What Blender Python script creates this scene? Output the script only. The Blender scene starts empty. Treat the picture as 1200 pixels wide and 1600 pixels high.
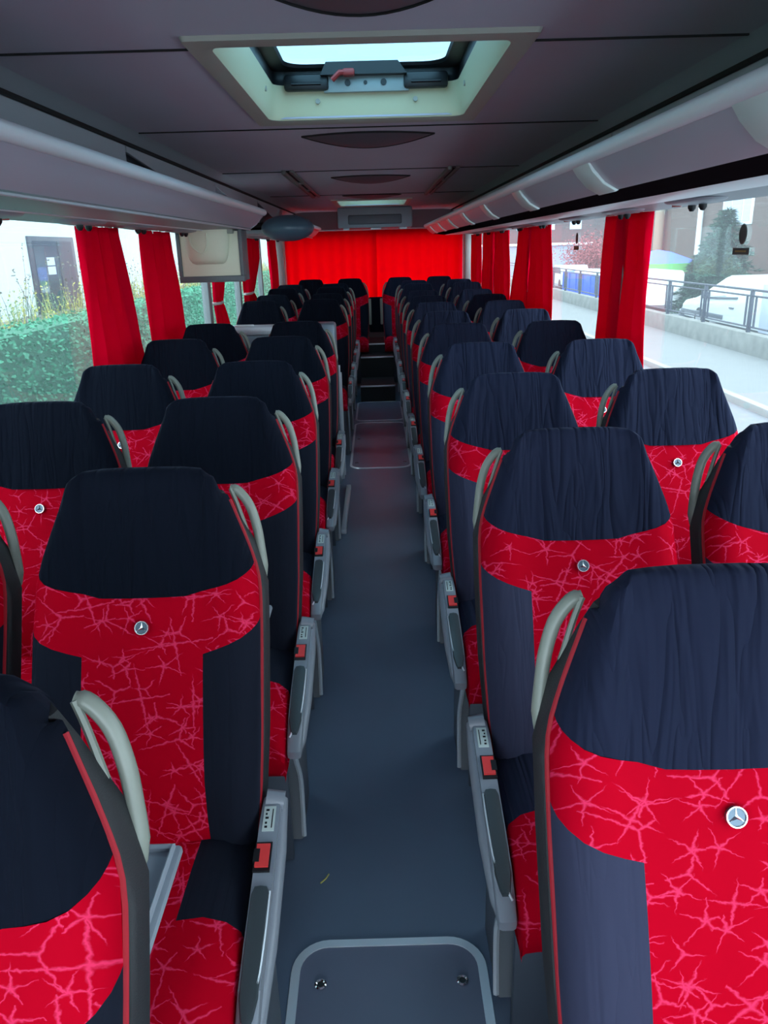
import bpy, bmesh, math, random
from mathutils import Vector, Matrix
random.seed(7)
SC = bpy.context.scene
COL = SC.collection

# ------------------------------------------------------------------ materials
def nodemat(name):
    m = bpy.data.materials.new(name); m.use_nodes = True
    nt = m.node_tree; nt.nodes.clear()
    out = nt.nodes.new('ShaderNodeOutputMaterial')
    return m, nt, out

def N(nt, typ, **kw):
    n = nt.nodes.new(typ)
    for k, v in kw.items():
        if k.startswith('in_'):
            key = k[3:]
            key = int(key) if key.isdigit() else key.replace('_', ' ')
            n.inputs[key].default_value = v
        else:
            setattr(n, k, v)
    return n

def M_(nt, op, a, b=None, c=None):
    n = nt.nodes.new('ShaderNodeMath'); n.operation = op
    for i, v in enumerate((a, b, c)):
        if v is None: continue
        if isinstance(v, (int, float)): n.inputs[i].default_value = v
        else: nt.links.new(v, n.inputs[i])
    return n.outputs[0]

def bump_from(nt, height, strength, dist, bsdf):
    b = N(nt, 'ShaderNodeBump', in_Strength=strength, in_Distance=dist)
    nt.links.new(height, b.inputs['Height'])
    nt.links.new(b.outputs['Normal'], bsdf.inputs['Normal'])

def plain(name, col, rough=.5, metal=0., noise=0., nscale=40., bump=0., bscale=200., spec=.5, sheen=0., coat=0.):
    m, nt, out = nodemat(name)
    p = N(nt, 'ShaderNodeBsdfPrincipled')
    p.inputs['Base Color'].default_value = (*col, 1)
    p.inputs['Roughness'].default_value = rough
    p.inputs['Metallic'].default_value = metal
    p.inputs['Specular IOR Level'].default_value = spec
    if sheen:
        p.inputs['Sheen Weight'].default_value = sheen
        p.inputs['Sheen Roughness'].default_value = .45
    if coat: p.inputs['Coat Weight'].default_value = coat
    tc = N(nt, 'ShaderNodeTexCoord')
    if noise:
        n = N(nt, 'ShaderNodeTexNoise', in_Scale=nscale, in_Detail=4.)
        nt.links.new(tc.outputs['Object'], n.inputs['Vector'])
        mx = N(nt, 'ShaderNodeMix', data_type='RGBA')
        mx.inputs[6].default_value = (*[c * (1 - noise) for c in col], 1)
        mx.inputs[7].default_value = (*[min(1, c * (1 + noise)) for c in col], 1)
        nt.links.new(n.outputs['Fac'], mx.inputs[0])
        nt.links.new(mx.outputs[2], p.inputs['Base Color'])
    if bump:
        n2 = N(nt, 'ShaderNodeTexNoise', in_Scale=bscale, in_Detail=2.)
        nt.links.new(tc.outputs['Object'], n2.inputs['Vector'])
        bump_from(nt, n2.outputs['Fac'], bump, .002, p)
    nt.links.new(p.outputs[0], out.inputs[0])
    return m

def velvet(name, col, folds, seed=0.):
    """dark plush with soft vertical gathers that differ from seat to seat"""
    m, nt, out = nodemat(name)
    p = N(nt, 'ShaderNodeBsdfPrincipled', in_Roughness=.75)
    p.inputs['Base Color'].default_value = (*col, 1)
    p.inputs['Specular IOR Level'].default_value = .02
    p.inputs['Sheen Weight'].default_value = .05
    p.inputs['Sheen Roughness'].default_value = .4
    p.inputs['Sheen Tint'].default_value = (.55, .65, 1, 1)
    tc = N(nt, 'ShaderNodeTexCoord'); oi = N(nt, 'ShaderNodeObjectInfo')
    sx = N(nt, 'ShaderNodeSeparateXYZ'); nt.links.new(tc.outputs['Object'], sx.inputs[0])
    off = M_(nt, 'MULTIPLY', oi.outputs['Random'], 37.)
    cb = N(nt, 'ShaderNodeCombineXYZ')
    nt.links.new(M_(nt, 'ADD', M_(nt, 'MULTIPLY', sx.outputs[0], 26.), off), cb.inputs[0])
    nt.links.new(M_(nt, 'MULTIPLY', sx.outputs[2], 3.5), cb.inputs[1])
    nt.links.new(off, cb.inputs[2])
    no = N(nt, 'ShaderNodeTexNoise', in_Scale=1., in_Detail=2., in_Distortion=.6)
    nt.links.new(cb.outputs[0], no.inputs['Vector'])
    h = M_(nt, 'POWER', M_(nt, 'ABSOLUTE', M_(nt, 'SUBTRACT', no.outputs['Fac'], .5)), .8)
    bump_from(nt, h, folds, .03, p)
    nt.links.new(p.outputs[0], out.inputs[0])
    return m

def red_fabric(name):
    m, nt, out = nodemat(name)
    p = N(nt, 'ShaderNodeBsdfPrincipled', in_Roughness=.7)
    p.inputs['Specular IOR Level'].default_value = .02
    p.inputs['Sheen Weight'].default_value = .0
    p.inputs['Sheen Tint'].default_value = (1, .3, .35, 1)
    tc = N(nt, 'ShaderNodeTexCoord'); oi = N(nt, 'ShaderNodeObjectInfo')
    sx = N(nt, 'ShaderNodeSeparateXYZ'); nt.links.new(tc.outputs['Object'], sx.inputs[0])
    off = M_(nt, 'MULTIPLY', oi.outputs['Random'], 23.)
    u = M_(nt, 'ADD', sx.outputs[0], off)
    v = M_(nt, 'ADD', sx.outputs[1], sx.outputs[2])
    v = M_(nt, 'ADD', v, off)
    cb = N(nt, 'ShaderNodeCombineXYZ')
    nt.links.new(u, cb.inputs[0]); nt.links.new(v, cb.inputs[1])
    masks = []
    for k, (scale, shift, rays, width, reach) in enumerate(((8., 0., 2., .0013, .10), (10., 3.7, 1.5, .0012, .085), (15., 8.1, 2.5, .0010, .042))):
        vv = N(nt, 'ShaderNodeVectorMath', operation='ADD'); vv.inputs[1].default_value = (shift, shift * .6, 0)
        nt.links.new(cb.outputs[0], vv.inputs[0])
        no = N(nt, 'ShaderNodeTexNoise', in_Scale=95., in_Detail=5.)
        nt.links.new(vv.outputs[0], no.inputs['Vector'])
        ns = N(nt, 'ShaderNodeVectorMath', operation='SUBTRACT'); ns.inputs[1].default_value = (.5, .5, .5)
        nt.links.new(no.outputs['Color'], ns.inputs[0])
        nm = N(nt, 'ShaderNodeVectorMath', operation='SCALE'); nm.inputs[3].default_value = .012
        nt.links.new(ns.outputs[0], nm.inputs[0])
        wv = N(nt, 'ShaderNodeVectorMath', operation='ADD')
        nt.links.new(vv.outputs[0], wv.inputs[0]); nt.links.new(nm.outputs[0], wv.inputs[1])
        vo = N(nt, 'ShaderNodeTexVoronoi', voronoi_dimensions='2D', in_Scale=scale, in_Randomness=1.)
        nt.links.new(vv.outputs[0], vo.inputs['Vector'])
        df = N(nt, 'ShaderNodeVectorMath', operation='SUBTRACT')
        nt.links.new(wv.outputs[0], df.inputs[0]); nt.links.new(vo.outputs['Position'], df.inputs[1])
        s2 = N(nt, 'ShaderNodeSeparateXYZ'); nt.links.new(df.outputs[0], s2.inputs[0])
        sc = N(nt, 'ShaderNodeSeparateColor'); nt.links.new(vo.outputs['Color'], sc.inputs[0])
        r = M_(nt, 'SQRT', M_(nt, 'ADD', M_(nt, 'MULTIPLY', s2.outputs[0], s2.outputs[0]), M_(nt, 'MULTIPLY', s2.outputs[1], s2.outputs[1])))
        ang = M_(nt, 'ADD', M_(nt, 'ARCTAN2', s2.outputs[1], s2.outputs[0]), M_(nt, 'MULTIPLY', sc.outputs[0], 6.283))
        d = M_(nt, 'DIVIDE', M_(nt, 'MULTIPLY', r, M_(nt, 'ABSOLUTE', M_(nt, 'SINE', M_(nt, 'MULTIPLY', ang, rays)))), rays)
        rr = M_(nt, 'MULTIPLY_ADD', sc.outputs[1], reach, reach * .35)
        wd = M_(nt, 'MULTIPLY', M_(nt, 'MAXIMUM', M_(nt, 'SUBTRACT', 1.15, M_(nt, 'DIVIDE', r, rr)), .15), width * 2.4)
        line = M_(nt, 'SUBTRACT', 1., M_(nt, 'SMOOTH_MIN', M_(nt, 'DIVIDE', d, wd), 1., .2))
        fade = M_(nt, 'SUBTRACT', 1., M_(nt, 'DIVIDE', r, rr))
        fade = M_(nt, 'MINIMUM', M_(nt, 'MAXIMUM', M_(nt, 'MULTIPLY', fade, 3.), 0.), 1.)
        masks.append(M_(nt, 'MULTIPLY', M_(nt, 'MAXIMUM', line, 0.), fade))
    mk = M_(nt, 'MAXIMUM', M_(nt, 'MAXIMUM', masks[0], masks[1]), masks[2])
    mk = M_(nt, 'MINIMUM', M_(nt, 'MULTIPLY', mk, .85), .74)
    mx = N(nt, 'ShaderNodeMix', data_type='RGBA')
    mx.inputs[6].default_value = (.45, .0003, .012, 1)
    mx.inputs[7].default_value = (.84, .042, .135, 1)
    nt.links.new(mk, mx.inputs[0]); nt.links.new(mx.outputs[2], p.inputs['Base Color'])
    c2 = N(nt, 'ShaderNodeCombineXYZ')
    nt.links.new(M_(nt, 'MULTIPLY', u, 12.), c2.inputs[0]); nt.links.new(M_(nt, 'MULTIPLY', v, 4.), c2.inputs[1])
    nb = N(nt, 'ShaderNodeTexNoise', in_Scale=1., in_Detail=1.)
    nt.links.new(c2.outputs[0], nb.inputs['Vector'])
    bump_from(nt, nb.outputs['Fac'], .35, .02, p)
    nt.links.new(p.outputs[0], out.inputs[0])
    return m

def curtain_mat(name, col, trans):
    m, nt, out = nodemat(name)
    d = N(nt, 'ShaderNodeBsdfDiffuse'); d.inputs[0].default_value = (*col, 1)
    t = N(nt, 'ShaderNodeBsdfTranslucent'); t.inputs[0].default_value = (*col, 1)
    mx = N(nt, 'ShaderNodeMixShader'); mx.inputs[0].default_value = trans
    nt.links.new(d.outputs[0], mx.inputs[1]); nt.links.new(t.outputs[0], mx.inputs[2])
    nt.links.new(mx.outputs[0], out.inputs[0])
    return m

def glass_mat(name, tint, gloss=.06, haze=.0, hazecol=(.8, .9, .95)):
    m, nt, out = nodemat(name)
    t = N(nt, 'ShaderNodeBsdfTransparent'); t.inputs[0].default_value = (*tint, 1)
    g = N(nt, 'ShaderNodeBsdfGlossy', in_Roughness=.02); g.inputs[0].default_value = (1, 1, 1, 1)
    lw = N(nt, 'ShaderNodeLayerWeight', in_Blend=.12)
    f = M_(nt, 'MULTIPLY_ADD', lw.outputs['Fresnel'], .14, gloss * .2)
    mx = N(nt, 'ShaderNodeMixShader')
    nt.links.new(f, mx.inputs[0]); nt.links.new(t.outputs[0], mx.inputs[1]); nt.links.new(g.outputs[0], mx.inputs[2])
    sh = mx.outputs[0]
    if haze:
        h = N(nt, 'ShaderNodeBsdfTranslucent'); h.inputs[0].default_value = (*hazecol, 1)
        m2 = N(nt, 'ShaderNodeMixShader'); m2.inputs[0].default_value = haze
        nt.links.new(sh, m2.inputs[1]); nt.links.new(h.outputs[0], m2.inputs[2]); sh = m2.outputs[0]
    nt.links.new(sh, out.inputs[0])
    return m

MT = dict(
    velvet=velvet('black_velvet', (.0055, .0072, .0135), .55),
    velvet_panel=velvet('black_velvet_panel', (.011, .013, .022), .18),
    velvet_lit=velvet('black_velvet_lit', (.014, .017, .036), .7),  # black velvet for right-hand seats, window light mixed into its colour
    velvet_lit_panel=velvet('black_velvet_panel_lit', (.036, .038, .070), .3),  # side panels of the right-hand seats, window light painted in likewise
    red=red_fabric('red_patterned_fabric'),
    piping=plain('red_piping', (.36, .002, .014), .7),
    shell=plain('charcoal_shell', (.014, .0145, .018), .65, bump=.25, bscale=500.),
    grey=plain('grey_plastic', (.24, .26, .305), .38, bump=.1, bscale=600.),
    darkgrey=plain('dark_grey_plastic', (.055, .06, .07), .5),
    pad=plain('armrest_pad_rubber', (.04, .052, .06), .42, bump=.15, bscale=500.),
    black=plain('black_plastic', (.006, .006, .008), .4),
    handle=plain('beige_grey_plastic', (.23, .245, .21), .4),
    buckle=plain('red_buckle_plastic', (.75, .05, .05), .3),
    silver=plain('brushed_silver', (.72, .78, .84), .35, metal=.4),
    chrome=plain('chrome', (.85, .86, .88), .15, metal=1.),
    emblem=plain('emblem_recess', (.10, .13, .17), .3, metal=.6),
    label=plain('white_label', (.55, .62, .6), .5),
    tray=plain('tray_grey', (.26, .29, .34), .4),
    floor=plain('dark_vinyl', (.12, .165, .245), .30, noise=.18, nscale=3., bump=.12, bscale=700.),
    floor_hatch=plain('hatch_vinyl', (.15, .17, .25), .30, noise=.15, nscale=4., bump=.1, bscale=700.),
    ceiling=plain('ceiling_fabric', (.55, .52, .62), .85, noise=.06, nscale=2., bump=.15, bscale=900.),
    cove=plain('cove_panel', (.50, .54, .60), .6),
    groove=plain('groove_black', (.01, .01, .012), .8),
    rack=plain('rack_grey', (.56, .53, .62), .30, spec=.5),
    rack_under=plain('rack_underside', (.30, .33, .37), .45),
    rail=plain('rail_aluminium', (.90, .95, 1.0), .35),
    gloss_black=plain('gloss_black', (.012, .008, .010), .95, spec=.0),
    bracket=plain('bracket_clear_grey', (.80, .90, .88), .3),
    cap=plain('blue_grey_cap', (.075, .12, .17), .3),
    beige=plain('beige_plastic', (.74, .74, .58), .5),
    well=plain('hatch_well_plastic', (.70, .68, .46), .5),
    hatchframe=plain('hatch_frame', (.42, .41, .36), .55),
    lamp=plain('lamp_lens', (.11, .10, .125), .55),
    wall=plain('side_panel', (.14, .14, .16), .7),
    pillar=plain('window_pillar', (.20, .22, .23), .5),
    post=plain('pale_post', (.45, .46, .46), .5),
    steel=plain('panel_steel', (.20, .25, .31), .38, metal=.35),
    pale_steel=plain('pale_steel', (.62, .68, .75), .3, metal=.1),
    red_handle=plain('red_plastic', (.32, .025, .025), .35),
    curtain=curtain_mat('red_curtain', (.78, .001, .026), .32),
    rear_curtain=curtain_mat('red_rear_curtain', (.95, .001, .034), .72),
    tie=plain('curtain_tie', (.6, .5, .5), .6),
    glass=glass_mat('tinted_glass', (.84, .90, .90), .05, .035),
    clear=glass_mat('clear_glass', (.92, .95, .96), .05, .0),
    roofglass=glass_mat('roof_glass', (.38, .56, .64), .04, .06),
    # outside
    white_wall=plain('white_render', (.52, .585, .62), .9, noise=.05, nscale=.6),
    dark_door=plain('door_glass', (.035, .045, .075), .12),
    door_frame=plain('door_frame', (.035, .036, .06), .5),
    paper=plain('paper', (.45, .5, .62), .8),
    hedge_in=plain('hedge_inner', (.04, .17, .10), .9),
    leaf=plain('hedge_leaf', (.045, .25, .14), .7, noise=.5, nscale=1.3),
    weed_y=plain('weed_yellow', (.42, .40, .09), .8, noise=.4, nscale=8.),
    weed_g=plain('weed_green', (.16, .24, .10), .8, noise=.4, nscale=6.),
    weed_d=plain('weed_dark', (.10, .11, .09), .8),
    soil=plain('soil_grass', (.16, .17, .09), .95, noise=.5, nscale=4.),
    asphalt=plain('asphalt', (.16, .17, .19), .9, noise=.15, nscale=6.),
    pavement=plain('pavement', (.16, .162, .166), .9, noise=.1, nscale=2.),
    kerb=plain('kerb_stone', (.26, .26, .25), .9, noise=.2, nscale=5.),
    concrete=plain('rough_concrete', (.19, .19, .18), .9, noise=.45, nscale=3., bump=.4, bscale=15.),
    fence=plain('fence_paint', (.01, .014, .04), .5),
    car_white=plain('white_paint', (.80, .84, .86), .25, coat=.5),
    car_grey=plain('silver_paint', (.35, .37, .40), .25, coat=.5),
    car_dark=plain('dark_paint', (.08, .09, .12), .25, coat=.5),
    car_glass=plain('car_glass', (.05, .07, .09), .08),
    tyre=plain('tyre', (.02, .02, .02), .8),
    blue=plain('blue_paint', (.02, .09, .60), .5, noise=.2, nscale=2.),
    green_cloth=plain('green_cloth', (.14, .42, .12), .8),
    blue_cloth=plain('blue_cloth', (.10, .16, .75), .7),
    brick=plain('brown_render', (.085, .050, .054), .9, noise=.12, nscale=1.5),
    tan=plain('tan_render', (.12, .080, .066), .9, noise=.1, nscale=1.5),
    cream=plain('cream_column', (.30, .24, .18), .9),
    white=plain('white_plastic', (.80, .84, .88), .5),
    pane=plain('blue_pane', (.35, .45, .58), .1),
    palewall=plain('pale_blue_wall', (.26, .31, .40), .9),
    bark=plain('bark', (.10, .075, .05), .9),
    needle=plain('conifer_needles', (.026, .070, .045), .85, noise=.5, nscale=2.),
    needle_b=plain('conifer_needles_blue', (.016, .040, .042), .85, noise=.5, nscale=2.),
    red_leaf=plain('red_leaf', (.26, .06, .07), .85, noise=.5, nscale=3.),
    sticker=plain('sticker_dark', (.012, .03, .03), .4),
    sticker_y=plain('sticker_print', (.25, .18, .05), .5),
    sticker_edge=plain('sticker_edge', (.45, .52, .5), .5),
    straw=plain('straw', (.5, .45, .15), .8),
)

MT['steel_dark'] = plain('under_seat_steel', (.075, .09, .12), .45, metal=.1)
MT['grey_plate'] = plain('grey_plate', (.34, .38, .38), .45, metal=.2)
MT['dark_door2'] = MT['door_frame']; MT['frame_grey'] = plain('frame_grey', (.11, .125, .14), .5)
MT['leg_grey'] = plain('leg_grey', (.15, .165, .19), .4)
MT['vent_grey'] = plain('vent_grey', (.17, .165, .16), .5)

# ------------------------------------------------------------------ mesh helpers
def box(bm, x0, x1, y0, y1, z0, z1, bev=0., seg=2, mi=0):
    vs = [bm.verts.new((x, y, z)) for x in (x0, x1) for y in (y0, y1) for z in (z0, z1)]
    F = [(0, 1, 3, 2), (4, 6, 7, 5), (0, 4, 5, 1), (2, 3, 7, 6), (0, 2, 6, 4), (1, 5, 7, 3)]
    fs = [bm.faces.new([vs[i] for i in f]) for f in F]
    for f in fs: f.material_index = mi
    if bev:
        es = list({e for f in fs for e in f.edges})
        r = bmesh.ops.bevel(bm, geom=es, offset=bev, segments=seg, affect='EDGES', profile=.5)
        for f in r['faces']: f.material_index = mi
    return vs

def prism(bm, poly, axis, a, b, mi=0, bev=0.):
    """extrude a 2D polygon along axis (0 x, 1 y, 2 z) from a to b"""
    def P(p, t):
        if axis == 0: return (t, p[0], p[1])
        if axis == 1: return (p[0], t, p[1])
        return (p[0], p[1], t)
    A = [bm.verts.new(P(p, a)) for p in poly]; B = [bm.verts.new(P(p, b)) for p in poly]
    n = len(poly); fs = []
    fs.append(bm.faces.new(A)); fs.append(bm.faces.new(B[::-1]))
    for i in range(n):
        fs.append(bm.faces.new((A[i], B[i], B[(i + 1) % n], A[(i + 1) % n])))
    for f in fs: f.material_index = mi
    if bev:
        es = [e for e in set(fs[0].edges) | set(fs[1].edges)]
        r = bmesh.ops.bevel(bm, geom=es, offset=bev, segments=2, affect='EDGES', profile=.5)
        for f in r['faces']: f.material_index = mi

def tube(bm, pts, r, n=8, closed=False, mi=0, flat=1., up=None):
    pts = [Vector(p) for p in pts]; m = len(pts); rings = []
    rr = r if isinstance(r, (list, tuple)) else [r] * m
    u = None
    for i, p in enumerate(pts):
        a = pts[i - 1] if (i > 0 or closed) else pts[i]; b = pts[(i + 1) % m] if (i < m - 1 or closed) else pts[i]
        t = (b - a).normalized()
        if u is None:
            ref = Vector(up) if up else (Vector((0, 0, 1)) if abs(t.z) < .9 else Vector((1, 0, 0)))
            u = (ref - t * ref.dot(t)).normalized()
        else:
            u = (u - t * u.dot(t)).normalized()
        w = t.cross(u)
        rings.append([bm.verts.new(p + rr[i] * (math.cos(2 * math.pi * k / n) * u + flat * math.sin(2 * math.pi * k / n) * w)) for k in range(n)])
    for i in range(m if closed else m - 1):
        A, B = rings[i], rings[(i + 1) % m]
        for k in range(n):
            f = bm.faces.new((A[k], A[(k + 1) % n], B[(k + 1) % n], B[k])); f.material_index = mi
    if not closed:
        for R_ in (rings[0][::-1], rings[-1]):
            f = bm.faces.new(R_); f.material_index = mi

def spline(pts, per=5, closed=False):
    P = [Vector(p) for p in pts]; n = len(P); out = []
    rng = range(n) if closed else range(n - 1)
    for i in rng:
        p0 = P[i - 1] if (closed or i > 0) else P[0]; p1 = P[i]; p2 = P[(i + 1) % n]
        p3 = P[(i + 2) % n] if (closed or i + 2 < n) else P[-1]
        for k in range(per):
            t = k / per
            out.append(.5 * ((2 * p1) + (p2 - p0) * t + (2 * p0 - 5 * p1 + 4 * p2 - p3) * t * t + (3 * p1 - p0 - 3 * p2 + p3) * t ** 3))
    if not closed: out.append(P[-1])
    return out

def grid(bm, rows, mi=0, closed=False, caps=False):
    V = [[bm.verts.new(p) for p in r] for r in rows]
    for i in range(len(V) - 1):
        n = len(V[i])
        for k in range(n if closed else n - 1):
            f = bm.faces.new((V[i][k], V[i][(k + 1) % n], V[i + 1][(k + 1) % n], V[i + 1][k])); f.material_index = mi
    if caps:
        bm.faces.new(V[0][::-1]).material_index = mi; bm.faces.new(V[-1]).material_index = mi
    return V

def disc(bm, c, r, axis, h, n=24, mi=0, rx=None):
    """short cylinder; axis vector"""
    c = Vector(c); a = Vector(axis).normalized()
    u = a.orthogonal().normalized() if rx is None else Vector(rx).normalized(); w = a.cross(u)
    A = [bm.verts.new(c + r * (math.cos(2 * math.pi * k / n) * u + math.sin(2 * math.pi * k / n) * w)) for k in range(n)]
    B = [bm.verts.new(v.co + a * h) for v in A]
    for k in range(n): bm.faces.new((A[k], A[(k + 1) % n], B[(k + 1) % n], B[k])).material_index = mi
    bm.faces.new(A[::-1]).material_index = mi; bm.faces.new(B).material_index = mi

def ellipsoid(bm, c, r, nu=20, nv=12, mi=0):
    rows = []
    for j in range(1, nv):
        ph = math.pi * j / nv
        rows.append([(c[0] + r[0] * math.sin(ph) * math.cos(2 * math.pi * k / nu), c[1] + r[1] * math.sin(ph) * math.sin(2 * math.pi * k / nu), c[2] + r[2] * math.cos(ph)) for k in range(nu)])
    grid(bm, rows, mi, closed=True, caps=True)

def obj(name, bm, mats, parent=None, smooth=True, loc=None):
    bmesh.ops.recalc_face_normals(bm, faces=bm.faces[:])
    me = bpy.data.meshes.new(name); bm.to_mesh(me); bm.free()
    for m in (mats if isinstance(mats, (list, tuple)) else [mats]):
        me.materials.append(MT[m] if isinstance(m, str) else m)
    if smooth:
        me.shade_smooth()
        try: me.set_sharp_from_angle(angle=math.radians(42))
        except Exception: pass
    o = bpy.data.objects.new(name, me); COL.objects.link(o)
    if parent: o.parent = parent
    if loc: o.location = loc
    return o

def tag(o, label, cat, group=None, kind=None):
    o['label'] = label; o['category'] = cat
    if group: o['group'] = group
    if kind: o['kind'] = kind
    return o

def thing(name, label, cat, loc=(0, 0, 0), group=None):
    o = bpy.data.objects.new(name, None); COL.objects.link(o)
    o.location = loc; o.empty_display_size = .1
    return tag(o, label, cat, group)

def struct(name, bm, m, label=None, smooth=False):
    o = obj(name, bm, m, smooth=smooth); o['kind'] = 'structure'
    o['label'] = label or name.replace('_', ' '); o['category'] = name.split('_')[0]
    return o

def dup(root, loc, label, group=None):
    r = root.copy(); COL.objects.link(r); r.location = loc; r['label'] = label
    if group: r['group'] = group
    for ch in list(root.children):
        c = ch.copy(); COL.objects.link(c); c.parent = r
        for g in list(ch.children):
            d = g.copy(); COL.objects.link(d); d.parent = c
    return r

def lerp_tab(tab, z):
    if z <= tab[0][0]: return tab[0][1]
    for (a, b), (c, d) in zip(tab, tab[1:]):
        if z <= c: return b + (d - b) * (z - a) / (c - a)
    return tab[-1][1]

# ------------------------------------------------------------------ coach seat
WID = [(.40, .185), (.50, .192), (.58, .203), (.70, .211), (.90, .213), (.98, .209), (1.03, .195), (1.08, .175), (1.13, .154), (1.155, .145), (1.17, .139), (1.18, .131), (1.187, .120), (1.2, .10)]
SPY = [(.40, -.215), (.50, -.212), (.58, -.214), (.66, -.203), (.80, -.148), (.90, -.102), (.97, -.068), (1.03, -.048), (1.10, -.026), (1.16, -.006), (1.185, .008), (1.2, .03)]
def wid(z): return lerp_tab(WID, z)
def spy(z): return lerp_tab(SPY, z)
PX = .112
def band(x): return .868 + max(0, abs(x) - PX) * .42
def seam(x): return .965 + (math.sqrt(max(0, abs(x) - .075) ** 2 + .0004) - .02) * .34
GS = [0, .25, .5, .72, .88, .97, 1.0, 1.0]
YB = [.0, -.008, -.014, -.012, .0, .016, .034, .060]   # bolster roll, then the side

def seat_rows(xs_side, zf, rows, lower):
    """rows of points; zf(r, xnom)->z"""
    cols = [(-1, i) for i in range(len(GS) - 1, -1, -1)] + [(0, c) for c in (-.08, -.045, 0, .045, .08)] + [(1, i) for i in range(len(GS))]
    out = []
    for r in rows:
        row = []
        for sgn, i in cols:
            if sgn == 0:
                x = i; xn = i; yo = 0.
                if not lower: yo = -.006 * math.cos(i / PX * math.pi / 2)
            else:
                xn = PX + (.21 - PX) * GS[i]
            z = zf(r, abs(xn))
            w = wid(z)
            if sgn:
                x = sgn * (PX + (w - PX) * GS[i]); yo = YB[i] * (1. if lower else .9)
            if not lower and sgn: z -= max(0, yo) * .75 * max(0., (r - .75) / .25) ** 1.5
            if lower and abs(x) > .01: yo -= .010 * max(0, 1 - abs(z - .72) / .2) * min(1, max(0, abs(x) - .06) / .08)
            row.append((x, spy(z) + yo, z))
        out.append(row)
    return out

def sub(rows, a, b): return [r[a:b] for r in rows]

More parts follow.
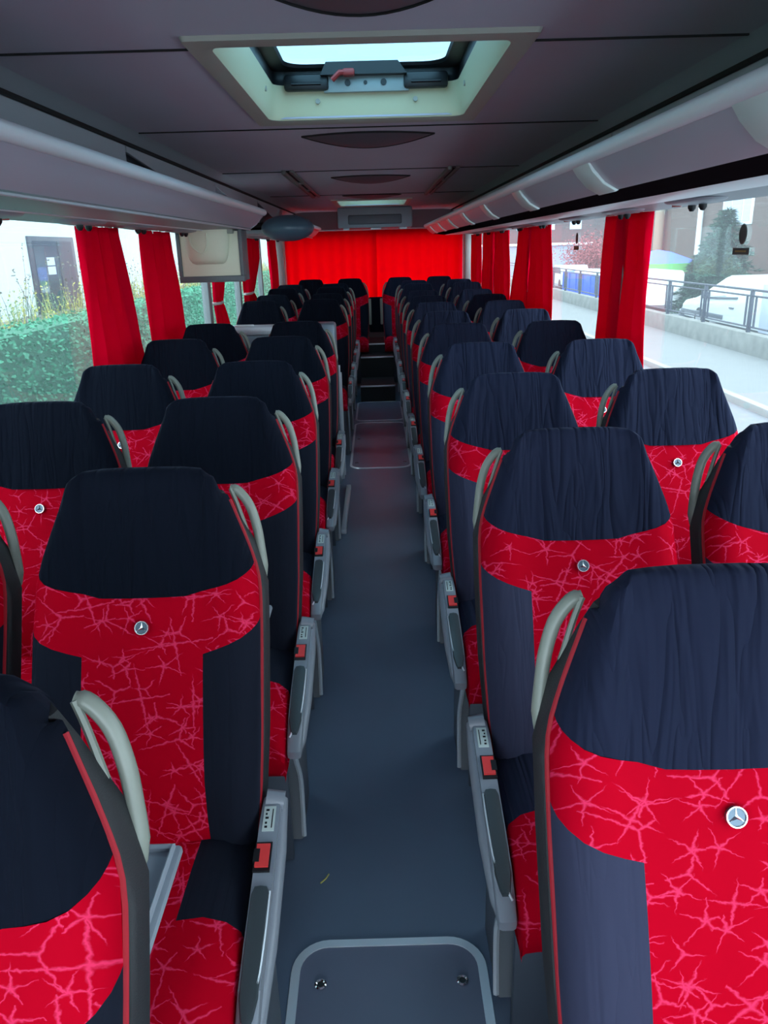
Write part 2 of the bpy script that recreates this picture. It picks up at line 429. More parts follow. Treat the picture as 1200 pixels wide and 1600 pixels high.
def build_seat(s, aisle, label):
    """s = +1: the aisle lies towards +x of the seat; aisle: seat beside the aisle (carries armrest and leg)"""
    root = thing('coach_seat', label, 'seat')
    nG = len(GS)
    L, R = nG, nG + 5           # columns: [0..nG-1] left, 5 core, right
    # --- headrest cover
    def zh(r, x):
        if r <= 1:
            zt = 1.184 - .017 * min(1, x / .21) ** 6 - .004 * (x / .21) ** 2
            return seam(x) + (zt - seam(x)) * r
        return 1.184 - .017 * min(1, x / .21) ** 6 - .004 * (x / .21) ** 2
    rows = seat_rows(None, zh, [0, .05, .12, .22, .34, .46, .58, .7, .8, .88, .94, 1.], False)
    last = rows[-1]
    nl = len(last)
    def over(t, dz, k):
        out = []
        for i, (x, y, z) in enumerate(last):
            u = abs(x) / wid(z); yt = spy(1.184) + .070
            out.append((x * k, y + (yt - y) * t, z + dz - .02 * t * u ** 4))
        return out
    rows += [over(.12, .005, .985), over(.35, .005, .97), over(.65, -.004, .95), over(1., -.022, .93)]
    # small inset so the cover edge reads as a seam
    bm = bmesh.new(); grid(bm, rows)
    obj('headrest_cover', bm, 'velvet' if s > 0 else 'velvet_lit', root)
    # --- red backrest: core and band
    low = seat_rows(None, lambda r, x: .475 + (band(x) - .475) * r, [0, .08, .16, .26, .36, .46, .56, .66, .76, .86, .94, 1.], True)
    mid = seat_rows(None, lambda r, x: band(x) + (seam(x) - band(x)) * r, [0, .25, .5, .75, 1.], True)
    bm = bmesh.new()
    grid(bm, sub(low, L - 1, R + 1)); grid(bm, mid)
    bmesh.ops.remove_doubles(bm, verts=bm.verts[:], dist=1e-5)
    o = obj('backrest_cover', bm, 'red', root); o['label'] = 'red patterned backrest cover'
    for a, b in ((0, L), (R, R + nG)):
        bm = bmesh.new(); grid(bm, sub(low, a, b)); obj('side_panel', bm, 'velvet_panel' if s > 0 else 'velvet_lit_panel', root)
    # stitching piping between panels
    # --- hard shell behind
    zs = [.38, .46, .56, .7, .85, .95, 1.03, 1.08, 1.10, 1.115, 1.125, 1.13]
    rows = []
    for z in zs:
        fl = lerp_tab([(.4, .006), (.6, .008), (.9, .010), (.99, .010), (1.03, .002), (1.06, -.003), (1.10, -.006), (1.14, -.014)], z)
        w = wid(z) + fl; y = spy(z); d = .125 if z < 1. else .125 - (z - 1.) * .30
        wi = wid(z) - .004
        rows.append([(-wi, y + .052, z), (-w + .004, y + .054, z), (-w, y + .062, z), (-w - .001, y + d * .8, z), (-w * .9, y + d, z), (-w * .4, y + d + .012, z), (w * .4, y + d + .012, z), (w * .9, y + d, z), (w + .001, y + d * .8, z), (w, y + .062, z), (w - .004, y + .054, z), (wi, y + .052, z)])
    bm = bmesh.new(); grid(bm, rows, closed=True, caps=True)
    obj('back_shell', bm, 'shell', root)
    # --- red piping down both sides
    for sg in (-1, 1):
        bm = bmesh.new()
        tube(bm, spline([(sg * (wid(z) + .001), spy(z) + .046, z) for z in (.40, .5, .62, .76, .9, .98, 1.04, 1.09, 1.12)], 3), .0034, 6)
        obj('piping', bm, 'piping', root)
    # --- grab handle on the aisle side
    bm = bmesh.new()
    hp = [(.152, .074, 1.130), (.168, .074, 1.122), (.188, .070, 1.094), (.201, .060, 1.052), (.207, .050, 1.010), (.211, .040, .975), (.212, .030, .950)]
    tube(bm, spline([(s * x, y, z) for x, y, z in hp], 4), [.007] * 2 + [.0095] * 19 + [.008, .007, .006, .004], 10, flat=1.15)
    inner = [(.154, .068, 1.130), (.166, .060, 1.10), (.183, .046, 1.05), (.201, .036, .99), (.212, .028, .952)]
    tube(bm, spline([(s * x, y, z) for x, y, z in inner], 3), .0045, 6)
    obj('grab_handle', bm, 'handle', root)
    # --- emblem
    e = bmesh.new()
    z0 = .915; c = Vector((0, spy(z0) - .004, z0)); nrm = Vector((0, -.9, .42)).normalized()
    disc(e, c, .0132, nrm, .003, 28, 0)
    tx = Vector((1, 0, 0)); ty = nrm.cross(tx); c2 = c + nrm * .0036
    ring = [c2 + .0120 * (math.cos(a) * tx + math.sin(a) * ty) for a in [2 * math.pi * k / 28 for k in range(28)]]
    tube(e, ring, .0014, 6, closed=True, mi=1)
    for k in range(3):
        a = math.pi / 2 + k * 2 * math.pi / 3
        d = math.cos(a) * tx + math.sin(a) * ty; q = math.cos(a + math.pi / 2) * tx + math.sin(a + math.pi / 2) * ty
        if d.z < -2: d = -d
        top = c2 + d * .0116
        A = [e.verts.new(c2 + q * .0021), e.verts.new(c2 - q * .0021), e.verts.new(top), e.verts.new(c2 + nrm * .0016)]
        for f in ((0, 3, 2), (3, 1, 2), (0, 1, 3), (0, 2, 1)): e.faces.new([A[i] for i in f]).material_index = 1
    if Vector(ty).z < 0:
        for v in e.verts: v.co = c + nrm * (v.co - c).dot(nrm) + tx * (v.co - c).dot(tx) - ty * (v.co - c).dot(ty)
    o = obj('round_emblem', e, ['emblem', 'chrome'], root); o['label'] = 'round silver three pointed star emblem'
    # --- seat cushion
    path = [(-.13, .505), (-.20, .520), (-.29, .528), (-.405, .531), (-.455, .531), (-.51, .526), (-.56, .512), (-.592, .485), (-.604, .45), (-.602, .41), (-.585, .388), (-.54, .38), (-.16, .38)]
    cx = [-1, -1, -.97, -.86, -.68, -.46, -.2, 0, .2, .46, .68, .86, .97, 1, 1]
    cz = [-.11, -.05, -.022, .0, .012, .006, 0, 0, 0, .006, .012, .0, -.022, -.05, -.11]
    def crow(i):
        y, z = path[i]; w = .205; top = i < 8
        return [(x * w, y, max(.38, z + (dz if top else dz * .25 if i < 11 else 0)) if i < 10 else z) for x, dz in zip(cx, cz)]
    C_ = [crow(i) for i in range(len(path))]
    k0 = 5; k1 = 9
    bm = bmesh.new(); grid(bm, C_[3:]); grid(bm, sub(C_[:4], k0, k1 + 1))
    bmesh.ops.remove_doubles(bm, verts=bm.verts[:], dist=1e-5)
    o = obj('seat_cushion', bm, 'red', root)
    for a, b in ((0, k0 + 1), (k1, 15)):
        bm = bmesh.new(); grid(bm, sub(C_[:4], a, b)); obj('cushion_patch', bm, 'velvet_panel' if s > 0 else 'velvet_lit', root)
    # cushion piping on the aisle edge
    bm = bmesh.new(); tube(bm, spline([(s * .207, y, z) for y, z in ((-.15, .49), (-.22, .515), (-.32, .50), (-.42, .475))], 3), .006, 6)
    obj('cushion_piping', bm, 'piping', root)
    # under-seat panel + pedestal
    bm = bmesh.new(); box(bm, -.185, .185, -.44, -.42, .0, .378, .004)
    obj('under_seat_panel', bm, 'steel_dark', root)
    bm = bmesh.new()
    legp = [(-.47, .40), (-.12, .40), (-.19, .22), (-.17, .0), (-.36, .0), (-.325, .2), (-.39, .32)]
    x0 = .165 if aisle else -.02
    prism(bm, legp, 0, min(s * x0, s * (x0 + .04)), max(s * x0, s * (x0 + .04)), bev=.008)
    leg = obj('leg', bm, 'leg_grey', root)
    bm = bmesh.new()
    tube(bm, spline([(s * (x0 + .041), y, z) for y, z in ((-.47, .40), (-.41, .30), (-.345, .18), (-.36, .012))], 4), .007, 6)
    obj('leg_trim', bm, 'silver', leg)
    if aisle:
        # --- armrest console
        a0, a1 = s * .208, s * .243
        lo, hi = min(a0, a1), max(a0, a1)
        prof = [(-.165, .584), (-.21, .572), (-.32, .544), (-.43, .516), (-.50, .494), (-.55, .472), (-.577, .448), (-.573, .426), (-.53, .422), (-.42, .442), (-.30, .464), (-.18, .495), (-.155, .53)]
        bm = bmesh.new(); prism(bm, prof, 0, lo, hi, bev=.008)
        arm = obj('armrest', bm, 'grey', root)
        # outer capsule below
        bm = bmesh.new()
        tube(bm, [(s * .240, -.15, .562), (s * .243, -.25, .532), (s * .241, -.41, .480), (s * .234, -.52, .440), (s * .228, -.565, .430)], [.013, .016, .017, .016, .010], 10)
        obj('armrest_shroud', bm, 'grey', arm)
        bm = bmesh.new(); tube(bm, [(s * .214, -.165, .578), (s * .248, -.165, .572)], .018, 12); obj('arm_hinge', bm, 'grey', arm)
        # pad
        xm = s * .2255; sl = -.318
        def top(y): return lerp_tab([(-.577, .448), (-.55, .472), (-.50, .494), (-.43, .516), (-.32, .544), (-.21, .572), (-.165, .584)], y)
        bm = bmesh.new(); rows = []
        for y, hw in ((-.345, .012), (-.355, .016), (-.42, .0158), (-.46, .0158), (-.51, .015), (-.535, .010), (-.545, .006)):
            z = top(y); rows.append([(xm - hw, y, z + .000), (xm - hw * .85, y, z + .006), (xm, y, z + .008), (xm + hw * .85, y, z + .006), (xm + hw, y, z + .000)])
        grid(bm, rows, closed=True, caps=True); obj('armrest_pad', bm, 'pad', arm)
        bm = bmesh.new()
        ridge = [(xm + s * .0155, -.35, top(-.35) + .001), (xm + s * .0155, -.43, top(-.43) + .002), (xm + s * .012, -.49, top(-.49) + .003), (xm, -.53, top(-.53) + .004), (xm - s * .011, -.552, top(-.552) + .002)]
        tube(bm, spline(ridge, 4), .0024, 6); obj('pad_trim', bm, 'silver', arm)
        # buckle in its black surround
        def onarm(bm, y0, y1, xa, xb, h, mi=0, bev=.002):
            za, zb = top(y0), top(y1)
            vs = box(bm, min(xa, xb), max(xa, xb), y0, y1, 0, h, 0, mi=mi)
            for v in vs:
                t = (v.co.y - y0) / (y1 - y0); v.co.z += za + (zb - za) * t
        bm = bmesh.new(); onarm(bm, -.316, -.262, s * .207, s * .237, .004); obj('buckle_surround', bm, 'black', arm)
        bm = bmesh.new(); onarm(bm, -.310, -.268, s * .210, s * .234, .0075); b = obj('seat_belt_buckle', bm, 'buckle', arm)
        b['label'] = 'red seat belt buckle'
        bm = bmesh.new(); onarm(bm, -.302, -.278, s * .206, s * .217, .0085); obj('buckle_slot', bm, 'black', arm)
        bm = bmesh.new(); onarm(bm, -.238, -.188, s * .214, s * .236, .0012, 0)
        for yy, w in ((-.196, .006), (-.204, .003), (-.212, .006), (-.222, .004), (-.230, .005)):
            onarm(bm, yy - .002, yy + .002, s * .218, s * (.218 + w), .0018, 1)
        onarm(bm, -.232, -.194, s * .230, s * .232, .0018, 1)
        obj('belt_label', bm, ['label', 'black'], arm)
    return root


ORD = ['first', 'second', 'third', 'fourth', 'fifth', 'sixth', 'seventh', 'eighth', 'ninth', 'tenth', 'eleventh', 'last']
RROWS = [.845, 1.61, 2.39, 3.21, 4.07, 4.87, 5.70, 6.50, 7.30, 8.10, 8.88]
LROWS = [.622, 1.38, 2.11, 2.83, 3.66, 4.44, 6.43, 7.22, 8.02, 8.80]
protos = {}
def place_seat(s, aisle, loc, label, group):
    k = (s, aisle)
    if k not in protos:
        r = build_seat(s, aisle, label); r.location = loc; protos[k] = r; r['group'] = group
        return r
    return dup(protos[k], loc, label, group)

GR = 'black and red coach seats'
AX, WX = .437, .93
for i, y in enumerate(RROWS):
    dz = .03 if i >= 9 else 0
    place_seat(-1, True, (AX - (.013 if i == 0 else 0), y, dz), f'black and red coach seat beside the aisle on the right, {ORD[i]} row from the nearest', GR)
    place_seat(-1, False, (WX, y, dz), f'black and red coach seat at the right windows, {ORD[i]} row from the nearest', GR)
for i, y in enumerate(LROWS):
    dz = .02 if i >= 8 else 0
    tail = {0: 'nearest, tray on its back', 1: 'second row, behind the tray', 5: 'sixth row, before the partition', 6: 'first behind the partition'}.get(i)
    if tail is None: tail = f'{ORD[i]} row from nearest' if i < 6 else f'{ORD[i - 6]} behind the partition'
    a = place_seat(1, True, (-AX - .003 - (.026 if i == 0 else 0), y, dz + (.006 if i == 0 else 0)), f'black and red coach seat by the aisle on the left, {tail}', GR)
    w = place_seat(1, False, (-WX, y, dz), f'black and red coach seat by the left windows, {tail.replace("nearest, grey tray on its back", "nearest row").replace("behind the tray", "from the nearest")}', GR)
    if i == 0:
        # folding tray on the back of the nearest left aisle seat
        bm = bmesh.new()
        box(bm, -.165, .192, .02, .228, .785, .80, .006)
        t = obj('folding_tray', bm, 'tray', a); t['label'] = 'grey folded down tray'
        bm = bmesh.new()
        tube(bm, [(-.155, .03, .803), (.181, .03, .803), (.181, .217, .803), (-.155, .217, .803)], .006, 6, closed=True)
        obj('tray_rim', bm, 'tray', t)
        bm = bmesh.new(); box(bm, -.15, -.13, -.03, .06, .77, .79, .003); box(bm, .13, .15, -.03, .06, .77, .79, .003)
        obj('tray_hinge', bm, 'darkgrey', t)
for x, s, nm in ((-.77, 1, 'at the far left of the last row by the rear curtain'), (-.30, 1, 'left of the gap in the middle of the last row'), (.30, -1, 'right of the gap in the middle of the last row'), (.77, -1, 'at the far right of the last row by the rear curtain')):
    r = place_seat(s, False, (x, 9.62, .04), f'black red seat {nm}', GR)
    if abs(x) < .5:
        bm = bmesh.new()
        box(bm, s * .232 - .015, s * .232 + .015, -.20, -.165, .66, .96, .008)
        obj('raised_armrest', bm, 'handle', r)

# ------------------------------------------------------------------ coach shell
YF, YR = -2.6, 10.1
bm = bmesh.new(); box(bm, -1.24, 1.24, YF, YR, -.05, 0); struct('floor', bm, 'floor', 'dark vinyl aisle floor')
# ceiling with two openings
H1 = (-.345, .335, 1.93, 2.97); H2 = (-.345, .335, 7.75, 8.8)
bm = bmesh.new()
ys = [YF, H1[2], H1[3], H2[2], H2[3], YR]
for a, b, hole in ((YF, H1[2], 0), (H1[2], H1[3], 1), (H1[3], H2[2], 0), (H2[2], H2[3], 1), (H2[3], YR, 0)):
    for x0, x1 in ([(-.86, H1[0]), (H1[1], .86)] if hole else [(-.86, .86)]):
        box(bm, x0, x1, a, b, 2.0, 2.03)
struct('ceiling', bm, 'ceiling', 'grey fabric ceiling')
for side, sg in (('left', -1), ('right', 1)):
    bm = bmesh.new()
    prof = [(sg * .86, 2.0), (sg * .94, 1.992), (sg * 1.03, 1.965), (sg * 1.12, 1.91), (sg * 1.2, 1.80), (sg * 1.24, 1.80), (sg * 1.15, 1.96), (sg * 1.03, 2.02), (sg * .86, 2.04)]
    prism(bm, prof, 1, YF, YR); struct('trim_' + side, bm, 'cove', side + ' ceiling cove', True)
    bm = bmesh.new(); box(bm, sg * .955 - .006, sg * .955 + .006, YF, YR, 1.977, 1.992); struct('trim_groove_' + side, bm, 'groove', side + ' ceiling groove')
    # side wall below and above the windows
    bm = bmesh.new()
    box(bm, min(sg * 1.2, sg * 1.24), max(sg * 1.2, sg * 1.24), YF, YR, 0, .80)
    box(bm, min(sg * 1.2, sg * 1.24), max(sg * 1.2, sg * 1.24), YF, YR, 1.70, 1.82)
    box(bm, min(sg * 1.17, sg * 1.2), max(sg * 1.17, sg * 1.2), YF, YR, .76, .80, .01)
    struct('wall_' + side, bm, 'wall', side + ' side wall of the coach')
bm = bmesh.new(); box(bm, -1.24, 1.24, YR, YR + .05, 0, .95); box(bm, -1.24, 1.24, YR, YR + .05, 1.755, 2.05)
box(bm, -1.24, -1.08, YR, YR + .05, .95, 1.8); box(bm, 1.08, 1.24, YR, YR + .05, .95, 1.8)
struct('wall_rear', bm, 'wall', 'rear wall of the coach')
bm = bmesh.new(); box(bm, -1.24, 1.24, YF - .05, YF, -.05, .35); box(bm, -1.24, 1.24, YF - .05, YF, 1.96, 2.05)
struct('wall_front', bm, 'wall', 'front wall below the windscreen')
n = 0
def window(x, a, b, z0=.80, z1=1.70, m='glass', lab=''):
    global n; n += 1
    bm = bmesh.new(); box(bm, x - .003, x + .003, a, b, z0, z1); struct(f'window_{n}', bm, m, lab)
for a, b in ((YF, -.9), (-.86, 1.5), (1.54, 3.76), (3.86, 5.72), (5.84, 7.06), (7.16, 8.5), (8.56, YR)): window(-1.222, a, b, lab='tinted left side window')
for a, b in ((YF, -.9), (-.86, 1.5), (1.54, 3.80), (3.90, 6.02), (6.12, 8.0), (8.1, YR)): window(1.222, a, b, lab='tinted right side window')
n += 1; bm = bmesh.new(); box(bm, -1.08, 1.08, YR + .02, YR + .026, .95, 1.8); struct(f'window_{n}', bm, 'clear', 'rear window behind the red curtain')
n += 1; bm = bmesh.new(); box(bm, -1.2, 1.2, YF - .03, YF - .024, .35, 1.96); struct(f'window_{n}', bm, 'clear', 'windscreen')
t = 0
for sg, arr in ((-1, ((-.88, .03), (1.52, .02), (3.81, .05), (5.78, .05), (7.11, .04), (8.53, .03))), (1, ((-.88, .03), (1.52, .02), (3.85, .05), (6.07, .05), (8.05, .05)))):
    for y, hw in arr:
        t += 1; bm = bmesh.new(); box(bm, min(sg * 1.19, sg * 1.24), max(sg * 1.19, sg * 1.24), y - hw, y + hw, .8, 1.7, .006)
        struct(f'trim_{t}', bm, 'pillar', 'window pillar')
for sg in (-1, 1):
    t += 1; bm = bmesh.new(); box(bm, min(sg * 1.09, sg * 1.2), max(sg * 1.09, sg * 1.2), 9.80, 9.92, .8, 1.72, .02)
    struct(f'trim_{t}', bm, 'post', 'pale rear corner post')
# ceiling panel joints
for y0, xa, xb in ((1.96, -.86, -.39), (1.96, .38, .86), (3.19, -.86, .86), (4.86, -.86, .86), (7.0, -.86, .86), (.2, -.86, .86)):
    t += 1; bm = bmesh.new(); box(bm, xa, xb, y0 - .0035, y0 + .0035, 1.996, 2.004); struct(f'trim_{t}', bm, 'groove', 'ceiling panel joint')
# flaps between the ceiling cove and the racks
for sg, nm in ((-1, 'left'), (1, 'right')):
    for ya, yb in ((-.6, 1.30), (1.30, 3.35), (3.35, 5.15), (5.15, 6.95), (6.95, 8.75)):
        t += 1; bm = bmesh.new()
        prism(bm, [(ya + .01, 1.976), (ya + .01, 1.955), (ya + 1.0, 1.868), (yb - .01, 1.868), (yb - .01, 1.976)], 0, sg * .962, sg * .972)
        struct(f'trim_{t}', bm, 'cove', f'slanted cove flap above the {nm} rack')
# rear steps in the aisle
for k, (ya, yb, z) in enumerate(((8.22, 8.80, .17), (8.80, 9.20, .40), (9.20, 9.9, .50))):
    t += 1; bm = bmesh.new(); box(bm, -.185, .185, ya, yb, 0 if k < 2 else .0, z); st = struct(f'trim_{t}', bm, 'shell', 'dark aisle step')
    bm = bmesh.new(); box(bm, -.187, .187, ya - .004, ya + .022, z - .012, z + .004, .003); obj('step_nosing', bm, 'silver', st)
# stairwell edge strip on the left
o = bmesh.new(); box(o, -.232, -.20, 4.18, 5.08, .0, .03, .006); tag(obj('stairwell_edge_strip', o, 'pale_steel'), 'pale metal strip along the left edge of the aisle floor', 'strip')

# ------------------------------------------------------------------ floor hatches
def rrect(x0, x1, y0, y1, r, k=8):
    pts = []
    for cx, cy, a0 in ((x1 - r, y1 - r, 0), (x0 + r, y1 - r, 90), (x0 + r, y0 + r, 180), (x1 - r, y0 + r, 270)):
        for i in range(k + 1):
            a = math.radians(a0 + 90 * i / k); pts.append((cx + r * math.cos(a), cy + r * math.sin(a)))
    return pts
def floor_hatch(label, y0, y1, hw, r, fw, rings, cx=0.):
    root = thing('floor_hatch', label, 'hatch', (cx, (y0 + y1) / 2, 0), 'aisle floor hatches')
    c = (y0 + y1) / 2; out = rrect(-hw, hw, y0 - c, y1 - c, r); inn = rrect(-hw + fw, hw - fw, y0 - c + fw, y1 - c - fw, r - fw)
    bm = bmesh.new(); prism(bm, inn, 2, -.01, .003); obj('hatch_panel', bm, 'floor_hatch', root, smooth=False)
    bm = bmesh.new(); m = len(out)
    A = [bm.verts.new((*p, .0)) for p in out]; B = [bm.verts.new((p[0] * .992, p[1] * .995, .006)) for p in out]
    Cc = [bm.verts.new((*p, .006)) for p in inn]; D = [bm.verts.new((*p, .0)) for p in inn]
    for i in range(m):
        j = (i + 1) % m
        for P, Q in ((A, B), (B, Cc), (Cc, D)): bm.faces.new((P[i], P[j], Q[j], Q[i]))
    obj('hatch_frame', bm, 'silver', root)
    for x, y in rings:
        bm = bmesh.new()
        tube(bm, [(x + .0105 * math.cos(a), y - c + .0105 * math.sin(a), .005) for a in [2 * math.pi * k / 20 for k in range(20)]], .0035, 6, closed=True)
        disc(bm, (x, y - c, .002), .008, (0, 0, 1), .002, 16, 1)
        obj('lift_ring', bm, ['chrome', 'black'], root)
floor_hatch('nearest floor hatch in the aisle, wide silver frame and two lift rings', .25, 1.41, .226, .085, .022, [(-.155, 1.29), (.165, 1.29), (-.155, .4), (.165, .4)], -.003)
floor_hatch('long floor hatch in the middle of the aisle with thin silver frame', 5.57, 7.17, .238, .10, .018, [(-.185, 5.72), (.185, 5.72), (-.185, 6.5), (.185, 6.5)], .01)
floor_hatch('short floor hatch just before the rear aisle steps', 7.25, 8.2, .235, .08, .018, [], .01)
bm = bmesh.new(); tube(bm, [(-.178, 1.585, .003), (-.165, 1.60, .003), (-.158, 1.615, .003)], .0022, 6)
tag(obj('straw_scrap', bm, 'straw'), 'tiny yellow straw scrap on the aisle floor', 'straw')

# ------------------------------------------------------------------ luggage racks
def rack(side, sg, ya, yb, xr, zr, label):
    root = thing('luggage_rack', label, 'luggage rack', (0, ya, 0), 'overhead luggage racks'); L_ = yb - ya
    bm = bmesh.new(); tube(bm, [(sg * xr, 0, zr), (sg * xr, L_, zr)], .0185, 16); obj('rail', bm, 'rail', root)
    xf = xr + .085
    bm = bmesh.new()
    fas = [(sg * (xr + .004), zr - .015), (sg * (xr + .020), zr - .035), (sg * (xr + .050), zr - .066), (sg * xf, zr - .086), (sg * (xf + .012), zr - .080), (sg * (xr + .04), zr - .015)]
    prism(bm, fas, 1, 0, L_); obj('fascia', bm, 'rack', root)
    zu = zr - .088
    if sg > 0:
        bm = bmesh.new(); prism(bm, [(xf, zu + .002), (xf + .13, zu - .012), (xf + .13, zu + .01), (xf, zu + .018)], 1, 0, L_); obj('gloss_strip', bm, 'gloss_black', root)
        bm = bmesh.new(); prism(bm, [(xf + .13, zu - .006), (xf + .15, zu - .016), (xf + .30, zu - .012), (xf + .31, zu + .0), (xf + .14, zu + .012)], 1, 0, L_); obj('light_strip', bm, 'rail', root)
        bm = bmesh.new(); prism(bm, [(xf + .305, zu - .006), (1.2, zu - .014), (1.2, zu + .02), (xf + .305, zu + .02)], 1, 0, L_); obj('underside_panel', bm, 'rack_under', root)
    else:
        bm = bmesh.new(); prism(bm, [(-xf, zu + .002), (-xf - .03, zu - .004), (-.98, zu - .006), (-.98, zu + .02), (-xf, zu + .02)], 1, 0, L_); obj('underside_panel', bm, 'rack_under', root)
        bm = bmesh.new(); prism(bm, [(-.985, zu - .008), (-1.2, zu - .01), (-1.2, zu + .02), (-.985, zu + .02)], 1, 0, L_); obj('outer_panel', bm, 'rack_under', root)
        bm = bmesh.new()
        for x in (-xf - .004, -.982):
            tube(bm, [(x, 0, zu - .003), (x, L_, zu - .007)], .0045, 6)
        obj('edge_trim', bm, 'silver', root)
    bm = bmesh.new(); prism(bm, [(sg * (xr + .03), zr - .010), (sg * 1.19, zr - .03), (sg * 1.19, zr - .05), (sg * (xr + .06), zr - .05)], 1, 0, L_); obj('rack_shelf', bm, 'groove', root)
    if sg > 0:
        y = .55
        while y < L_ - .1:
            bm = bmesh.new()
            prism(bm, [(xr - .002, zr - .018), (xr + .014, zr - .040), (xr + .044, zr - .071), (xf - .004, zr - .091), (xf + .004, zr - .087), (xr + .05, zr - .03), (xr + .02, zr - .010)], 1, y, y + .17, bev=.003)
            obj('bracket', bm, 'bracket', root); y += 1.05
    if yb < 9:
        bm = bmesh.new()
        prism(bm, [(sg * (xr - .018), zr), (sg * (xr + .004), zr - .018), (sg * (xr + .05), zr - .068), (sg * xf, zr - .09), (sg * 1.19, zr - .10), (sg * 1.19, zr - .02), (sg * xr, zr + .018)], 1, L_, L_ + .012); obj('end_plate', bm, 'rack', root)
    return root
rack('left', -1, -2.5, 4.95, .650, 1.787, 'long grey luggage rack above the left windows, in front of the blue grey cap')
rack('left', -1, 6.15, 9.3, .610, 1.787, 'short luggage rack above the rear left windows, behind the blue grey cap')
rack('right', 1, -2.5, 9.3, .590, 1.788, 'full length luggage rack with clear brackets above the right windows')
bm = bmesh.new(); ellipsoid(bm, (-.625, 6.02, 1.722), (.195, .17, .092), 28, 14)
tag(obj('rack_end_cap', bm, 'cap'), 'rounded blue grey cap closing the rear left luggage rack', 'cap')
# end plate of front left rack
# ------------------------------------------------------------------ service panels over the windows
svc = None; k = 0
for sg in (-1, 1):
    rows = ([-.1] + LROWS[:6] + LROWS[6:9]) if sg < 0 else ([-.1, .1] + RROWS[:9])
    for i, y in enumerate(rows):
        if (sg < 0 and (i == 0)) or (sg > 0 and i < 2): continue
        yy = y + 1.08 if sg > 0 else y + .9
        if yy > 9.2 or (sg < 0 and 4.8 < yy < 6.3): continue
        idx = i if sg < 0 else i - 1
        lab = f'small reading light and air nozzle panel above the {"left" if sg < 0 else "right"} windows, {ORD[idx - 1]} from the front'
        loc = (sg * 1.06, yy, 1.694)
        if svc is None:
            svc = thing('service_panel', lab, 'reading light panel', loc, 'reading light panels')
            bm = bmesh.new(); ellipsoid(bm, (0, 0, -.004), (.075, .19, .016), 24, 8); obj('panel_plate', bm, 'grey', svc)
            for q, yq in enumerate((-.045, .045)):
                bm = bmesh.new(); tube(bm, [(.01, yq, -.012), (.01, yq, -.028), (.01, yq, -.038)], [.014, .013, .006], 12); obj('air_nozzle', bm, 'black', svc)
            bm = bmesh.new(); tube(bm, [(-.01, .13, -.008), (-.01, .13, -.020)], .016, 14); b = obj('call_button', bm, 'red_handle', svc)
        else: dup(svc, loc, lab)

# ------------------------------------------------------------------ roof hatches
def roof_hatch(label, y0, y1, detail=True):
    cx = -.005; c = (y0 + y1) / 2
    root = thing('roof_hatch', label, 'roof hatch', (cx, c, 2.0), 'roof hatches'); h = (y1 - y0) / 2
    ox, ix = .385, .335; oy, iy = h, h - .075
    def ring(bm, Pn):
        V = [[bm.verts.new((*p, z)) for p in pts] for pts, z in Pn]
        m = len(V[0])
        for A, B in zip(V, V[1:]):
            for i in range(m):
                j = (i + 1) % m; bm.faces.new((A[i], A[j], B[j], B[i]))
    R = lambda a, b, r: rrect(-a, a, -b, b, r, 6)
    bm = bmesh.new(); ring(bm, [(R(ox, oy, .012), .0), (R(ox - .004, oy - .004, .012), -.010), (R(ix + .02, iy + .02, .05), -.012), (R(ix, iy, .05), -.004)])
    obj('hatch_flange', bm, 'hatchframe', root)
    bm = bmesh.new(); ring(bm, [(R(ix, iy, .05), -.004), (R(ix - .008, iy - .008, .05), .012), (R(ix - .022, iy - .022, .045), .10)])
    obj('hatch_well', bm, 'well', root)
    bm = bmesh.new(); ring(bm, [(R(ix - .022, iy - .022, .045), .10), (R(ix - .020, iy - .020, .045), .142), (R(ix - .065, iy - .05, .07), .146), (R(ix - .07, iy - .055, .07), .156)])
    obj('hatch_seal', bm, 'black', root)
    bm = bmesh.new(); prism(bm, R(ix - .03, iy - .03, .05), 2, .158, .164); obj('hatch_glass', bm, 'roofglass', root)
    yb = iy - .03
    for x in (-.20, .205):
        bm = bmesh.new(); box(bm, x - .075, x + .075, yb - .025, yb + .006, .078, .128, .010); tube(bm, [(x - .05, yb - .027, .098), (x + .05, yb - .027, .098)], .005, 6); obj('hinge_box', bm, 'black', root)
    bm = bmesh.new(); box(bm, -.142, .148, yb - .012, yb + .004, .072, .122, .003); pl = obj('lock_plate', bm, 'grey_plate', root)
    for x, r in ((-.06, .010), (.0, .006), (.062, .010)):
        bm = bmesh.new(); disc(bm, (x, yb - .012, .100), r, (0, -1, 0), .006, 14); obj('plate_bolt', bm, 'black', pl)
    for x in (-.165, .17):
        bm = bmesh.new(); disc(bm, (x, yb + .018, .05), .008, (0, -1, 0), .012, 14); obj('screw_cap', bm, 'hatchframe', root)
    for x in (-ix + .012, ix - .012):
        bm = bmesh.new(); disc(bm, (x, yb - .18, .06), .008, (-math.copysign(1, x), 0, 0), .008, 14); obj('screw_cap', bm, 'hatchframe', root)
    bm = bmesh.new()
    prism(bm, [(-.15, .12), (-.13, .158), (.11, .158), (.14, .12)], 1, yb - .045, yb + .0); obj('lock_cover', bm, 'black', root)
    bm = bmesh.new(); box(bm, -.075, -.035, yb - .06, yb - .02, .114, .136, .006); tube(bm, [(-.04, yb - .05, .125), (-.085, yb - .052, .124), (-.11, yb - .045, .104)], .009, 8)
    b = obj('release_handle', bm, 'red_handle', root); b['label'] = 'red emergency release handle'
roof_hatch('near roof hatch in the ceiling with pale well, glass lid and red release', 1.85, 3.05)
roof_hatch('far roof hatch in the ceiling over the rear rows', 7.67, 8.88)

